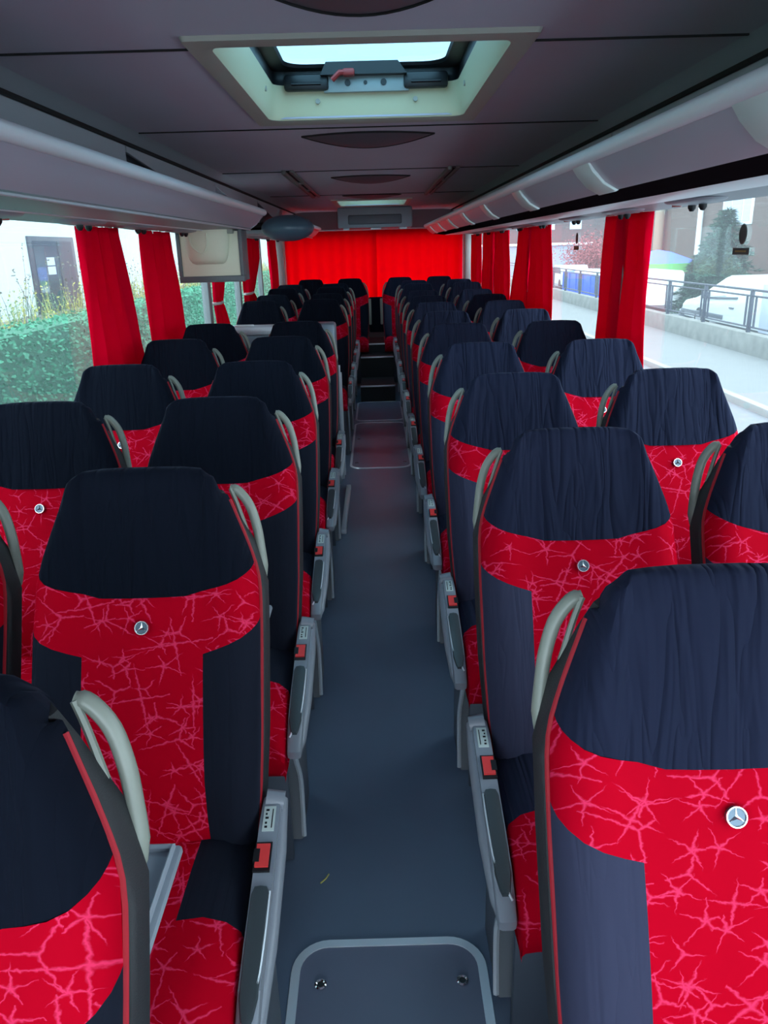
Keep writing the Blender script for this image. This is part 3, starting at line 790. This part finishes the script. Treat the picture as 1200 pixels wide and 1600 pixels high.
# ------------------------------------------------------------------ ceiling lamps and vents
def lamp(label, y0, hw, near, far):
    bm = bmesh.new(); m = 24; rows = []
    for j in range(9):
        t = j / 8
        row = []
        for i in range(m + 1):
            u = -1 + 2 * i / m; k = 1 - u * u
            y = (-near * k) * (1 - t) + far * k * t
            z = -.002 - .022 * math.sin(math.pi * t) * k
            row.append((u * hw, y, z))
        rows.append(row)
    grid(bm, rows)
    root = thing('ceiling_lamp', label, 'ceiling lamp', (-.003, y0, 2.0), 'ceiling lamps')
    obj('lens', bm, 'lamp', root)
    bm = bmesh.new(); pts = rows[0] + rows[-1][::-1]
    tube(bm, [(p[0], p[1], -.003) for p in rows[0]], .004, 6); tube(bm, [(p[0], p[1], -.003) for p in rows[-1]], .004, 6)
    obj('lens_rim', bm, 'groove', root)
lamp('unlit crescent ceiling lamp ahead of the near roof hatch, cut by the top edge', 1.25, .30, .08, .47)
lamp('unlit crescent ceiling lamp just behind the near roof hatch', 3.40, .265, .09, .40)
lamp('unlit crescent ceiling lamp between the two long ceiling vents', 5.30, .25, .10, .52)
lamp('unlit crescent ceiling lamp in front of the far roof hatch', 7.1, .25, .08, .42)
for sg, nm in ((-1, 'left'), (1, 'right')):
    root = thing('ceiling_vent', f'long slotted ceiling vent on the {nm} side of the lamps', 'vent', (sg * .475, 5.9, 2.0), 'ceiling vents')
    bm = bmesh.new(); box(bm, -.035, -.010, -1.13, 1.13, -.022, .0, .004); box(bm, .012, .035, -1.13, 1.13, -.016, .0, .004); obj('vent_frame', bm, 'vent_grey', root)
    bm = bmesh.new(); box(bm, -.012, .014, -1.1, 1.1, -.008, .0); obj('vent_slot', bm, 'groove', root)
    bm = bmesh.new()
    for q in (-.35, .3): box(bm, -.012, .03, q - .02, q + .02, -.018, .0, .002)
    obj('vent_clip', bm, 'vent_grey', root)

# rear ceiling housing
root = thing('rear_ceiling_housing', 'grey ceiling housing above the red rear curtain', 'housing', (.02, 9.2, 1.75))
bm = bmesh.new(); box(bm, -.42, .42, 0, .5, .03, .25, .02); obj('housing_body', bm, 'rack_under', root)
bm = bmesh.new(); box(bm, -.30, .30, -.012, .01, .07, .17, .015); obj('housing_panel', bm, 'wall', root)
for x, w in ((-.36, .07), (-.05, .12), (.27, .09)):
    bm = bmesh.new(); box(bm, x, x + w, .02, .1, .012, .035, .006); obj('painted_light_gap', bm, 'white', root)  # daylight gaps above the rear curtain, painted as white blocks

# ------------------------------------------------------------------ curtains
def curtain(label, sg, top, bot, zt=1.685, zb=.90, folds=4, x=1.178, tie=None, m='curtain', group='red side window curtains', amp=.026, curve=0.):
    root = thing('curtain', label, 'curtain', (sg * x, (top[0] + top[1]) / 2, zb), group)
    bm = bmesh.new(); rows = []; nr, nc = 26, folds * 8
    ph = random.random() * 6; yc = (top[0] + top[1]) / 2
    for j in range(nr + 1):
        t = j / nr; z = zt + (zb - zt) * t
        a = top[0] + (bot[0] - top[0]) * t; b = top[1] + (bot[1] - top[1]) * t
        if tie:
            zz, f = tie; d = abs(z - zz) / (.30 if z > zz else .25); q = min(1, d) ** .7
            c_ = a; w = b - a; k = f + (1 - f) * q
            b = a + w * k
        if curve: a += curve * math.sin(t * math.pi * .5)
        row = []
        for i in range(nc + 1):
            u = i / nc
            wv = math.sin(u * folds * 2 * math.pi + ph + .5 * math.sin(t * 3 + u * 5)) * amp * (.6 + .4 * t)
            wv += .007 * math.sin(u * folds * 5.3 * math.pi + t * 4 + ph)
            row.append((sg * wv, a + (b - a) * u - yc, z - zb))
        rows.append(row)
    grid(bm, rows)
    o = obj('cloth', bm, m, root)
    md = o.modifiers.new('thickness', 'SOLIDIFY'); md.thickness = .003
    bm = bmesh.new()
    for q in range(4):
        u = (q + .5) / 4; y = top[0] + (top[1] - top[0]) * u - yc
        tube(bm, [(0, y, zt - zb - .012), (0, y, zt - zb + .015)], .004, 6)
    obj('curtain_hook', bm, 'chrome', root)
    if tie:
        bm = bmesh.new(); w = (top[1] - top[0]) * tie[1]; y0 = top[0] - yc
        tube(bm, [(.03 * math.cos(a), y0 + w / 2 + (w / 2 + .012) * math.sin(a), tie[0] - zb) for a in [2 * math.pi * k / 16 for k in range(16)]], .011, 6, closed=True)
        obj('tie_band', bm, 'tie', root)
    return root
curtain('red curtain at the left window, nearest of the left side', -1, (3.32, 3.80), (3.26, 4.06), folds=4)
curtain('red curtain at the left window just before the hanging monitor', -1, (4.19, 4.72), (4.2, 4.95), folds=3)
curtain('red tied back curtain at the left door pillar below the hanging monitor', -1, (5.86, 6.32), (5.86, 6.42), folds=3, tie=(1.21, .45), amp=.016)
curtain('red tied curtain at the left window just right of the hanging monitor', -1, (7.3, 8.26), (7.3, 8.1), folds=5, tie=(1.2, .35))
curtain('red curtain at the rearmost left window beside the pale post', -1, (9.05, 9.75), (9.15, 9.78), folds=4)
curtain('wide red curtain at the right window, nearest of the right side', 1, (3.47, 4.14), (3.42, 4.22), folds=4)
curtain('red curtain with a bright fold, front one of the middle right pair', 1, (5.45, 5.98), (5.28, 6.1), folds=3)
curtain('dark red curtain, rear one of the middle right pair', 1, (6.06, 6.60), (6.12, 7.0), folds=3)
curtain('red curtain, front one of the pair beyond the middle right window', 1, (7.15, 7.85), (7.0, 7.8), folds=4)
curtain('red curtain, rear one of the pair beyond the middle right window', 1, (7.95, 8.72), (7.95, 8.8), folds=4)
curtain('bright backlit red curtain at the rearmost right window', 1, (9.0, 9.75), (9.0, 9.75), folds=4)
# rear curtains
for xa, xb, nm in ((-1.09, .03, 'left'), (-.02, 1.09, 'right')):
    root = thing('rear_curtain', f'bright red curtain across the {nm} half of the rear window', 'curtain', ((xa + xb) / 2, 9.96 if nm == 'left' else 9.99, .72), 'rear window curtains')
    bm = bmesh.new(); rows = []; nc = 90
    for j in range(13):
        t = j / 12; z = 1.775 + (.72 - 1.775) * t; row = []
        gap = .02 * max(0, t - .45)
        for i in range(nc + 1):
            u = i / nc; x = xa + (xb - xa) * u
            if nm == 'left': x -= gap * u ** 6
            else: x += gap * (1 - u) ** 6
            row.append((x - (xa + xb) / 2, .018 * math.sin(u * 2 * math.pi * 8 + .6 * math.sin(u * 9)) * (.5 + .5 * t), z - .72))
        rows.append(row)
    grid(bm, rows); o = obj('cloth', bm, 'rear_curtain', root)
    md = o.modifiers.new('thickness', 'SOLIDIFY'); md.thickness = .002
bm = bmesh.new(); box(bm, -.085, .115, 9.70, 9.78, .58, 1.0, .02); tag(obj('rear_centre_panel', bm, 'velvet_panel'), 'black padded panel in the middle gap of the last seat row', 'panel')
bm = bmesh.new(); tube(bm, [(-1.1, 9.98, 1.782), (1.1, 9.98, 1.782)], .008, 8); tag(obj('curtain_rod', bm, 'silver'), 'thin rod carrying the red rear curtains', 'rod')

# ------------------------------------------------------------------ hanging monitor
root = thing('hanging_monitor', 'beige backed monitor in a grey frame hanging from the left rack', 'monitor', (-.965, 4.80, 1.405))
bm = bmesh.new()
W2 = .172
for a in ((-W2, W2, 0, .022), ):
    box(bm, -W2 - .022, W2 + .022, 0, .05, -.005, .03, .004); box(bm, -W2 - .022, -W2, 0, .05, .03, .29, .004); box(bm, W2, W2 + .022, 0, .05, .03, .29, .004); box(bm, W2, W2 + .022, .05, .20, .0, .285, .004)
obj('monitor_frame', bm, 'frame_grey', root)
bm = bmesh.new(); box(bm, -W2, W2, .008, .06, .03, .28, .004); obj('rear_cover', bm, 'beige', root)
bm = bmesh.new(); rows = []
for z, hw, d in ((.29, .135, .085), (.24, .132, .085), (.19, .126, .082), (.15, .118, .075), (.12, .108, .062), (.105, .095, .045), (.098, .08, .02)):
    rows.append([(hw * math.cos(a) - .01, .01 - d * abs(math.sin(a)) ** .6, z) for a in [math.pi * k / 16 for k in range(17)]])
grid(bm, rows); obj('tube_housing', bm, 'beige', root)
bm = bmesh.new(); tube(bm, spline([(-.10, -.060, .26), (-.085, -.078, .2), (-.03, -.085, .16), (.0, -.082, .2), (.005, -.08, .27)], 4), .006, 6); obj('housing_rib', bm, 'beige', root)
bm = bmesh.new(); box(bm, .03, .15, -.03, .06, .265, .30, .006); obj('mount_bracket', bm, 'handle', root)

# ------------------------------------------------------------------ partition before the door well
root = thing('partition', 'steel partition with pale top bar and hand rails behind the sixth left row', 'partition', (-.70, 4.98, 0))
bm = bmesh.new(); box(bm, -.44, .42, -.015, .015, .08, 1.08, .006); obj('panel', bm, 'steel', root)
bm = bmesh.new(); box(bm, -.46, .30, -.05, .06, 1.07, 1.125, .012); o = obj('top_bar', bm, 'pale_steel', root); o['label'] = 'pale steel top bar'
bm = bmesh.new(); box(bm, -.18, -.06, -.055, -.03, 1.122, 1.135, .005); obj('bar_slot', bm, 'white', root)
bm = bmesh.new(); box(bm, .30, .445, -.02, .16, .06, 1.125, .02); obj('corner_post', bm, 'steel', root)
for x, y, z in ((.452, .01, .86), (.456, .10, .80)):
    bm = bmesh.new(); tube(bm, [(x, y, .10), (x, y, z)], .013, 10); obj('hand_rail', bm, 'pale_steel', root)

# ------------------------------------------------------------------ window stickers
def sticker(x, y, z, label, sg):
    root = thing('window_sticker', label, 'sticker', (x, y, z), 'exit window stickers')
    def ell(bm, a, b, xx, zc, mi):
        vs = [bm.verts.new((xx, a * math.cos(2 * math.pi * k / 28), zc + b * math.sin(2 * math.pi * k / 28))) for k in range(28)]; f = bm.faces.new(vs); f.material_index = mi
    bm = bmesh.new(); d = -sg * .001
    ell(bm, .030, .033, 0, .045, 1); ell(bm, .027, .030, d, .045, 0); obj('oval_mark', bm, ['sticker', 'sticker_edge'], root, smooth=False)
    bm = bmesh.new(); box(bm, min(0, d), max(0, d), -.062, .062, -.020, .004, mi=1); box(bm, min(d, 2 * d), max(d, 2 * d), -.058, .058, -.0175, .0015, mi=0); box(bm, min(2 * d, 3 * d), max(2 * d, 3 * d), -.04, .04, -.011, -.005, mi=2)
    obj('text_plate', bm, ['sticker', 'sticker_edge', 'sticker_y'], root, smooth=False)
sticker(1.2175, 2.66, 1.535, 'dark oval and rectangle exit sticker on the nearest right window', 1)
sticker(1.2175, 4.85, 1.545, 'small dark exit sticker on the right window between the curtains', 1)
sticker(-1.2175, 2.50, 1.49, 'dark exit sticker on the left window at the photo edge', -1)

# ------------------------------------------------------------------ outside left
G = -1.25
bm = bmesh.new(); box(bm, -40, 60, -25, 120, G - .3, G); struct('floor_street', bm, 'asphalt', 'asphalt street outside')
bm = bmesh.new(); box(bm, -30, -3.15, -5, 70, G - .2, .50); struct('ground_bank', bm, 'soil', 'grassy raised bank behind the hedge')
root = thing('white_building', 'white rendered building behind the hedge', 'building', (-6.0, 20, .4))
bm = bmesh.new(); box(bm, -6, 0, -24, 60, -.4, 6.5); obj('wall', bm, 'white_wall', root, smooth=False)
bm = bmesh.new(); box(bm, .0, .05, -5.9, -3.82, .20, 1.52, .01); d = obj('glazed_door', bm, 'door_frame', root)
bm = bmesh.new(); box(bm, .05, .06, -5.78, -4.75, .25, 1.44); obj('door_pane', bm, 'dark_door', d, smooth=False)
bm = bmesh.new(); box(bm, .05, .06, -4.68, -4.0, .25, 1.44); obj('door_pane', bm, 'dark_door2', d, smooth=False)
bm = bmesh.new(); box(bm, .062, .066, -5.30, -4.95, 1.02, 1.16); box(bm, .062, .066, -5.30, -4.95, .86, 1.0); obj('notice', bm, 'paper', d, smooth=False)
bm = bmesh.new(); box(bm, .0, .04, -24, 60, .12, .20); obj('base_course', bm, 'kerb', root, smooth=False)
# hedge
root = thing('hedge', 'long clipped green hedge beside the coach on the left', 'hedge', (-3.25, 18, G))
bm = bmesh.new(); box(bm, -.22, .18, -20, 40, 0, 2.19); obj('hedge_core', bm, 'hedge_in', root, smooth=False)
bm = bmesh.new()
for i in range(60000):
    y = -20 + 30 * random.random() if random.random() < .62 else 10 + 30 * random.random()
    y = y if y > -18 else -18
    if random.random() < .85: p = Vector((.185 + random.uniform(-.02, .05), y, random.uniform(.9, 2.2)))
    else: p = Vector((random.uniform(-.2, .2), y, 2.2 + random.uniform(-.02, .04)))
    L_ = random.uniform(.025, .055); d = Vector((random.uniform(.2, 1), random.uniform(-1, 1), random.uniform(-.9, .5))).normalized(); q = d.cross(Vector((random.uniform(-1, 1), random.uniform(-1, 1), random.uniform(-1, 1)))).normalized() * L_ * .35
    bm.faces.new([bm.verts.new(p), bm.verts.new(p + d * L_ * .5 + q), bm.verts.new(p + d * L_), bm.verts.new(p + d * L_ * .5 - q)])
o = obj('hedge_leaves', bm, 'leaf', root, smooth=False); o['kind'] = 'stuff'
# weeds on the bank
def weeds(nm, mat, label, count, y0, y1, h0, h1, seedheads, x0=-5.6, x1=-3.6, prob=None):
    bm = bmesh.new()
    for i in range(count):
        x = random.uniform(x0, x1); y = random.uniform(y0, y1)
        if prob and random.random() > prob(y): continue
        h = random.uniform(h0, h1) * (1.25 if random.random() < .12 else 1)
        a = Vector((x, y, .48)); b = a + Vector((random.uniform(-.1, .1), random.uniform(-.15, .15), h * .6)); c = b + Vector((random.uniform(-.1, .1), random.uniform(-.12, .12), h * .4))
        w = Vector((.002, .008, 0))
        vs = [bm.verts.new(v) for v in (a - w, a + w, b + w * .7, c, b - w * .7)]; bm.faces.new((vs[0], vs[1], vs[2], vs[4])); bm.faces.new((vs[4], vs[2], vs[3]))
        for k in range(seedheads):
            p = a.lerp(b, random.random()) if random.random() < .3 else b.lerp(c, random.random() ** .6)
            s_ = random.uniform(.015, .045); d = Vector((random.uniform(-.5, 1), random.uniform(-1, 1), random.uniform(-.4, 1))).normalized() * s_; q = Vector((random.uniform(-1, 1), random.uniform(-1, 1), random.uniform(-1, 1))).normalized() * s_ * .4
            bm.faces.new([bm.verts.new(p), bm.verts.new(p + d * .5 + q), bm.verts.new(p + d), bm.verts.new(p + d * .5 - q)])
    o = obj(nm, bm, mat, smooth=False); tag(o, label, 'weeds', kind='stuff')
weeds('dry_weeds', 'weed_y', 'yellow dry weeds growing on the bank behind the hedge', 1500, 8, 32, .25, .75, 10, prob=lambda y: .35 + .6 * (1 if 14 < y < 22 else 0))
weeds('green_weeds', 'weed_g', 'green weeds growing on the bank behind the hedge', 1700, 4, 40, .2, .6, 10)
weeds('seed_stalks', 'weed_d', 'tall thin dark seed stalks rising against the white wall', 170, 9, 26, .7, 1.25, 14)

# ------------------------------------------------------------------ outside right
bm = bmesh.new(); box(bm, 6.55, 9.0, -5, 75, G - .1, -1.13); struct('floor_pavement', bm, 'pavement', 'pale pavement outside')
bm = bmesh.new(); box(bm, 6.38, 6.55, -5, 75, G - .1, -1.125, .01); tag(obj('kerb', bm, 'kerb'), 'stone kerb edging the pale pavement', 'kerb')
bm = bmesh.new(); box(bm, 9.0, 9.28, -5, 75, G, -.64, .015); tag(obj('low_wall', bm, 'concrete'), 'low stained concrete wall below the dark fence', 'wall', kind='thing')
root = thing('metal_fence', 'dark blue metal fence standing on the low concrete wall', 'fence', (9.14, 20, -.64))
bm = bmesh.new()
for z, r in ((1.0, .028), (.86, .022), (.13, .022)): tube(bm, [(0, -24, z), (0, 52, z)], r, 8)
obj('fence_rail', bm, 'fence', root)
for kq in range(26):
    y = -20 + kq * 2.75
    bm = bmesh.new(); box(bm, -.04, .04, y - .045, y + .045, 0, 1.01, .005); box(bm, -.02, .02, y - .26, y - .22, .13, .86); box(bm, -.02, .02, y + .22, y + .26, .13, .86)
    obj('fence_post', bm, 'fence', root)
bm = bmesh.new(); box(bm, 9.3, 40, -5, 110, G - .05, G + .01); struct('floor_yard', bm, 'asphalt', 'car park behind the low wall')
# white van facing away
root = thing('white_van', 'white van parked nose away behind the metal fence', 'van', (11.6, 22, G))
prof = [(-4.0, .35), (-4.0, 1.70), (-3.6, 1.76), (1.9, 1.76), (2.3, 1.70), (3.9, 1.10), (4.2, 1.02), (5.3, .86), (5.55, .72), (5.65, .40), (5.5, .30), (-3.9, .30)]
bm = bmesh.new(); prism(bm, prof, 0, -.95, .95, bev=.10); obj('body', bm, 'car_white', root)
bm = bmesh.new(); prism(bm, [(2.1, 1.16), (2.25, 1.56), (3.75, 1.08), (3.6, 1.02)], 0, -.975, -.93); obj('side_window', bm, 'car_white', root)
bm = bmesh.new(); prism(bm, [(1.3, 1.10), (2.7, 1.02), (3.7, 1.0), (3.75, 1.05), (2.7, 1.08), (1.3, 1.16)], 0, -.98, -.93); obj('window_line', bm, 'car_dark', root)
bm = bmesh.new(); box(bm, -.985, -.93, 2.2, 5.5, .44, .58, .02); box(bm, -.99, .95, 5.3, 5.72, .22, .52, .05); obj('bumper', bm, 'car_dark', root)
bm = bmesh.new(); box(bm, -1.15, -.95, 3.3, 3.55, 1.0, 1.22, .04); obj('mirror', bm, 'car_dark', root)
bm = bmesh.new(); box(bm, -.985, -.94, 1.5, 1.8, .80, .85, .01); obj('door_handle', bm, 'car_dark', root)
for y in (-2.6, 4.0):
    bm = bmesh.new(); disc(bm, (-.97, y, .34), .34, (1, 0, 0), .25, 24); disc(bm, (-.98, y, .34), .2, (1, 0, 0), .02, 20, 1); obj('wheel', bm, ['tyre', 'car_grey'], root)
bm = bmesh.new(); box(bm, -.975, -.94, -1.2, -.2, .3, 1.6, .01); obj('side_panel_board', bm, 'paper', root)
bm = bmesh.new(); box(bm, -.98, -.94, -2.4, -1.25, .55, 1.1); obj('red_board', bm, 'red_handle', root)
# parked cars
def car(label, loc, mat, L_=4.2, h=1.45, rot=0):
    root = thing('parked_car', label, 'car', loc, 'parked cars'); root.rotation_euler.z = rot
    k = L_ / 4.2
    prof = [(-2.1 * k, .35), (-2.1 * k, .85), (-1.85 * k, .95), (-1.45 * k, h), (.35 * k, h), (1.05 * k, .95), (1.9 * k, .82), (2.1 * k, .65), (2.1 * k, .30), (-2.0 * k, .28)]
    bm = bmesh.new(); prism(bm, prof, 0, -.85, .85, bev=.08); obj('body', bm, mat, root)
    bm = bmesh.new()
    prism(bm, [(-1.6 * k, .96), (-1.3 * k, h - .1), (.3 * k, h - .1), (.85 * k, .96)], 0, -.87, .87); obj('side_window', bm, 'car_glass', root)
    for y in (-1.3 * k, 1.3 * k):
        for x in (-.86, .66):
            bm = bmesh.new(); disc(bm, (x, y, .31), .31, (1, 0, 0), .2, 20); obj('wheel', bm, 'tyre', root)
car('white car parked further back beyond the blue container', (12.5, 52, G), 'car_white')
# lettered van
root = thing('lettered_van', 'white van with dark lettering parked under the blue and green canopy', 'van', (11.6, 34.5, G))
bm = bmesh.new(); prism(bm, [(-2.2, .3), (-2.2, 1.5), (-2.0, 1.62), (1.2, 1.62), (2.0, 1.0), (2.5, .85), (2.6, .35), (2.4, .28)], 0, -.9, .9, bev=.07); obj('body', bm, 'car_white', root)
fc = bpy.data.curves.new('lettering', 'FONT'); fc.body = 'ABBIK'; fc.size = .40; fc.extrude = .004; fc.materials.append(MT['car_dark'])
fo = bpy.data.objects.new('lettering', fc); COL.objects.link(fo); fo.parent = root; fo.rotation_euler = (math.radians(90), 0, math.radians(-90)); fo.location = (-.915, .9, 1.05)
bpy.context.view_layer.update()
tm = bpy.data.meshes.new_from_object(fo.evaluated_get(bpy.context.evaluated_depsgraph_get())); mo = bpy.data.objects.new('van_lettering', tm); COL.objects.link(mo); mo.parent = root
mo.rotation_euler = fo.rotation_euler; mo.location = fo.location; bpy.data.objects.remove(fo)
for y in (-1.5, 1.6):
    bm = bmesh.new(); disc(bm, (-.92, y, .32), .32, (1, 0, 0), .2, 20); obj('wheel', bm, 'tyre', root)
# canopy
root = thing('market_canopy', 'blue topped canopy with green valance above the lettered van', 'canopy', (14.0, 40.0, G))
bm = bmesh.new(); rows = []
for r, z in ((0.02, 2.35), (.5, 2.25), (1.6, 1.75)): rows.append([(r * 1.2 * math.cos(a), r * 1.4 * math.sin(a), z) for a in [2 * math.pi * k / 24 for k in range(24)]])
grid(bm, rows, closed=True, caps=True); obj('canopy_top', bm, 'blue_cloth', root)
bm = bmesh.new(); rows = [[(1.6 * 1.2 * f * math.cos(a), 1.6 * 1.4 * f * math.sin(a), z) for a in [2 * math.pi * k / 24 for k in range(24)]] for f, z in ((1, 1.75), (1.02, 1.35))]
grid(bm, rows, closed=True); obj('valance', bm, 'green_cloth', root)
for x, y in ((-1.2, -1.4), (1.2, -1.4), (-1.2, 1.4), (1.2, 1.4)):
    bm = bmesh.new(); tube(bm, [(x, y, 0), (x, y, 1.6)], .035, 8); obj('pole', bm, 'white', root)
# blue skip
root = thing('blue_container', 'blue container with a white covered top behind the fence', 'container', (11.2, 41.5, G))
bm = bmesh.new(); box(bm, -.7, .7, -4, 3.5, 0, 1.32, .04)
for q in range(6): box(bm, -.74, -.7, -3.9 + q * 1.42, -3.78 + q * 1.42, .05, 1.28)
obj('body', bm, 'blue', root)
bm = bmesh.new(); prism(bm, [(-.68, 1.32), (.68, 1.32), (.5, 1.48), (-.45, 1.48)], 1, -4, 1.0); obj('cover', bm, 'car_white', root)
# buildings
root = thing('brown_building', 'brown rendered building with a white window behind the trees', 'building', (17.5, 40, G))
bm = bmesh.new(); box(bm, 0, 8, -12, 9, 0, 8); obj('tan_wall', bm, 'tan', root, smooth=False)
bm = bmesh.new(); box(bm, -.3, 8, 9, 24, 0, 8); obj('brown_wall', bm, 'brick', root, smooth=False)
bm = bmesh.new(); tube(bm, [(-.4, 9, 0), (-.4, 9, 8)], .28, 14); obj('column', bm, 'cream', root)
bm = bmesh.new(); box(bm, -.08, .02, -2.2, 1.0, 3.4, 5.0, .02); w_ = obj('window', bm, 'white', root)
for a, b in ((-2.05, -1.35), (-1.2, -.1), (.05, .85)):
    bm = bmesh.new(); box(bm, -.1, -.07, a, b, 3.55, 4.9); obj('pane', bm, 'pane', w_, smooth=False)
bm = bmesh.new(); tube(bm, [(-.2, 3.4, 2.0), (-.2, 3.4, 8)], .14, 10); obj('downpipe', bm, 'white', root)
root = thing('pale_hall', 'pale hall with a flat roof far behind the blue container', 'building', (15, 75, G))
bm = bmesh.new(); box(bm, -4, 12, 0, 10, 0, 2.6); obj('wall', bm, 'palewall', root, smooth=False)
bm = bmesh.new(); box(bm, -4.2, 12.2, -.2, 10, 2.6, 2.8); obj('roof_edge', bm, 'white', root, smooth=False)
root = thing('far_house', 'dark brown house far behind the pale hall', 'building', (16, 92, G))
bm = bmesh.new(); box(bm, -8, 14, 0, 10, 0, 9); obj('wall', bm, 'brick', root, smooth=False)
for x in (-6, -3, 0, 3, 6):
    bm = bmesh.new(); box(bm, x, x + 1.3, -.06, .02, 4.2, 6.0); obj('window', bm, 'pane', root, smooth=False)
# trees
def conifer(label, loc, h, r, mat, group='conifers in the car park'):
    root = thing('conifer_tree', label, 'tree', loc, group)
    bm = bmesh.new(); tube(bm, [(0, 0, 0), (.02, .03, h * .5), (0, 0, h)], [.12, .08, .015], 8)
    obj('trunk', bm, 'bark', root)
    bm = bmesh.new()
    for i in range(340):
        t = random.random() ** 1.1; z = h * (.04 + .95 * t); a = random.uniform(0, 2 * math.pi); L_ = r * (1.05 - t) * random.uniform(.75, 1.15) + .12
        d = Vector((math.cos(a), math.sin(a), random.uniform(-.15, .12)))
        for k in range(int(80 * L_ / r) + 2):
            u = random.random(); p = Vector((0, 0, z)) + d * L_ * u + Vector((0, 0, -.12 * u * u * L_))
            for _ in range(2):
                e = (d * .6 + Vector((random.uniform(-.8, .8), random.uniform(-.8, .8), random.uniform(-.35, .3)))).normalized() * random.uniform(.14, .32); q = e.cross(Vector((random.uniform(-1, 1), random.uniform(-1, 1), 1))).normalized() * .032
                bm.faces.new([bm.verts.new(p - q), bm.verts.new(p + q), bm.verts.new(p + e)])
    o = obj('foliage', bm, mat, root, smooth=False)
conifer('green conifer standing behind the white van', (13.8, 32.0, G), 3.9, 1.9, 'needle')
conifer('blue green conifer at the right edge beyond the white van', (15.2, 27.2, G), 4.8, 1.6, 'needle_b')
conifer('dark low conifer filling the gap below the green conifer', (15.2, 36.5, G), 2.6, 1.7, 'needle_b')
root = thing('red_shrub', 'red leaved shrub beside the right curtain beyond the fence', 'shrub', (14.2, 53, G))
bm = bmesh.new(); tube(bm, [(0, 0, 0), (.1, 0, 1.2)], .06, 8); obj('stem', bm, 'bark', root)
bm = bmesh.new()
for i in range(5000):
    p = Vector((random.gauss(0, .8), random.gauss(0, 1.1), 1.9 + random.gauss(0, .55))); e = Vector((random.uniform(-1, 1), random.uniform(-1, 1), random.uniform(-1, 1))).normalized() * .14; q = e.orthogonal().normalized() * .05
    bm.faces.new([bm.verts.new(p), bm.verts.new(p + e * .5 + q), bm.verts.new(p + e), bm.verts.new(p + e * .5 - q)])
obj('foliage', bm, 'red_leaf', root, smooth=False)

# ------------------------------------------------------------------ light
w = bpy.data.worlds.new('sky'); SC.world = w; w.use_nodes = True
nt = w.node_tree; nt.nodes.clear()
out = nt.nodes.new('ShaderNodeOutputWorld'); bg = nt.nodes.new('ShaderNodeBackground')
tc = nt.nodes.new('ShaderNodeTexCoord'); sp = nt.nodes.new('ShaderNodeSeparateXYZ'); nt.links.new(tc.outputs['Generated'], sp.inputs[0])
# overcast sky, brighter ahead of the coach where the sun sits behind the cloud
f = M_(nt, 'MULTIPLY_ADD', sp.outputs[1], -.5, .5)
st = M_(nt, 'MULTIPLY_ADD', M_(nt, 'POWER', f, 2.), 2.2, 2.0)
bg.inputs[0].default_value = (.80, .91, 1.0, 1)
nt.links.new(st, bg.inputs[1]); nt.links.new(bg.outputs[0], out.inputs[0])

SC.view_settings.view_transform = 'Standard'; SC.view_settings.look = 'None'
SC.view_settings.exposure = 1.3; SC.view_settings.gamma = 1; SC.view_settings.use_curve_mapping = False

# ------------------------------------------------------------------ camera
F_, VP, ROLL = 1200., (586., 387.), math.radians(1.6)
d = Vector(((VP[0] - 600) / F_, (VP[1] - 800) / F_, 1)).normalized()
xa = Vector((math.cos(ROLL), -math.sin(ROLL), 0)); xa = (xa - d * xa.dot(d)).normalized(); za = xa.cross(d)
right = Vector((xa[0], d[0], za[0])); down = Vector((xa[1], d[1], za[1])); fwd = Vector((xa[2], d[2], za[2]))
cam = bpy.data.cameras.new('camera'); co = bpy.data.objects.new('camera', cam); COL.objects.link(co)
cam.sensor_fit = 'VERTICAL'; cam.sensor_height = 36; cam.lens = 36 * F_ / 1600; cam.clip_start = .02; cam.clip_end = 400
mw = Matrix.Identity(4)
for i in range(3):
    mw[i][0] = right[i]; mw[i][1] = -down[i]; mw[i][2] = -fwd[i]
mw[0][3], mw[1][3], mw[2][3] = .012, 0, 1.57
co.matrix_world = mw
SC.camera = co
SC.cycles.max_bounces = 10; SC.cycles.diffuse_bounces = 5; SC.cycles.transparent_max_bounces = 16
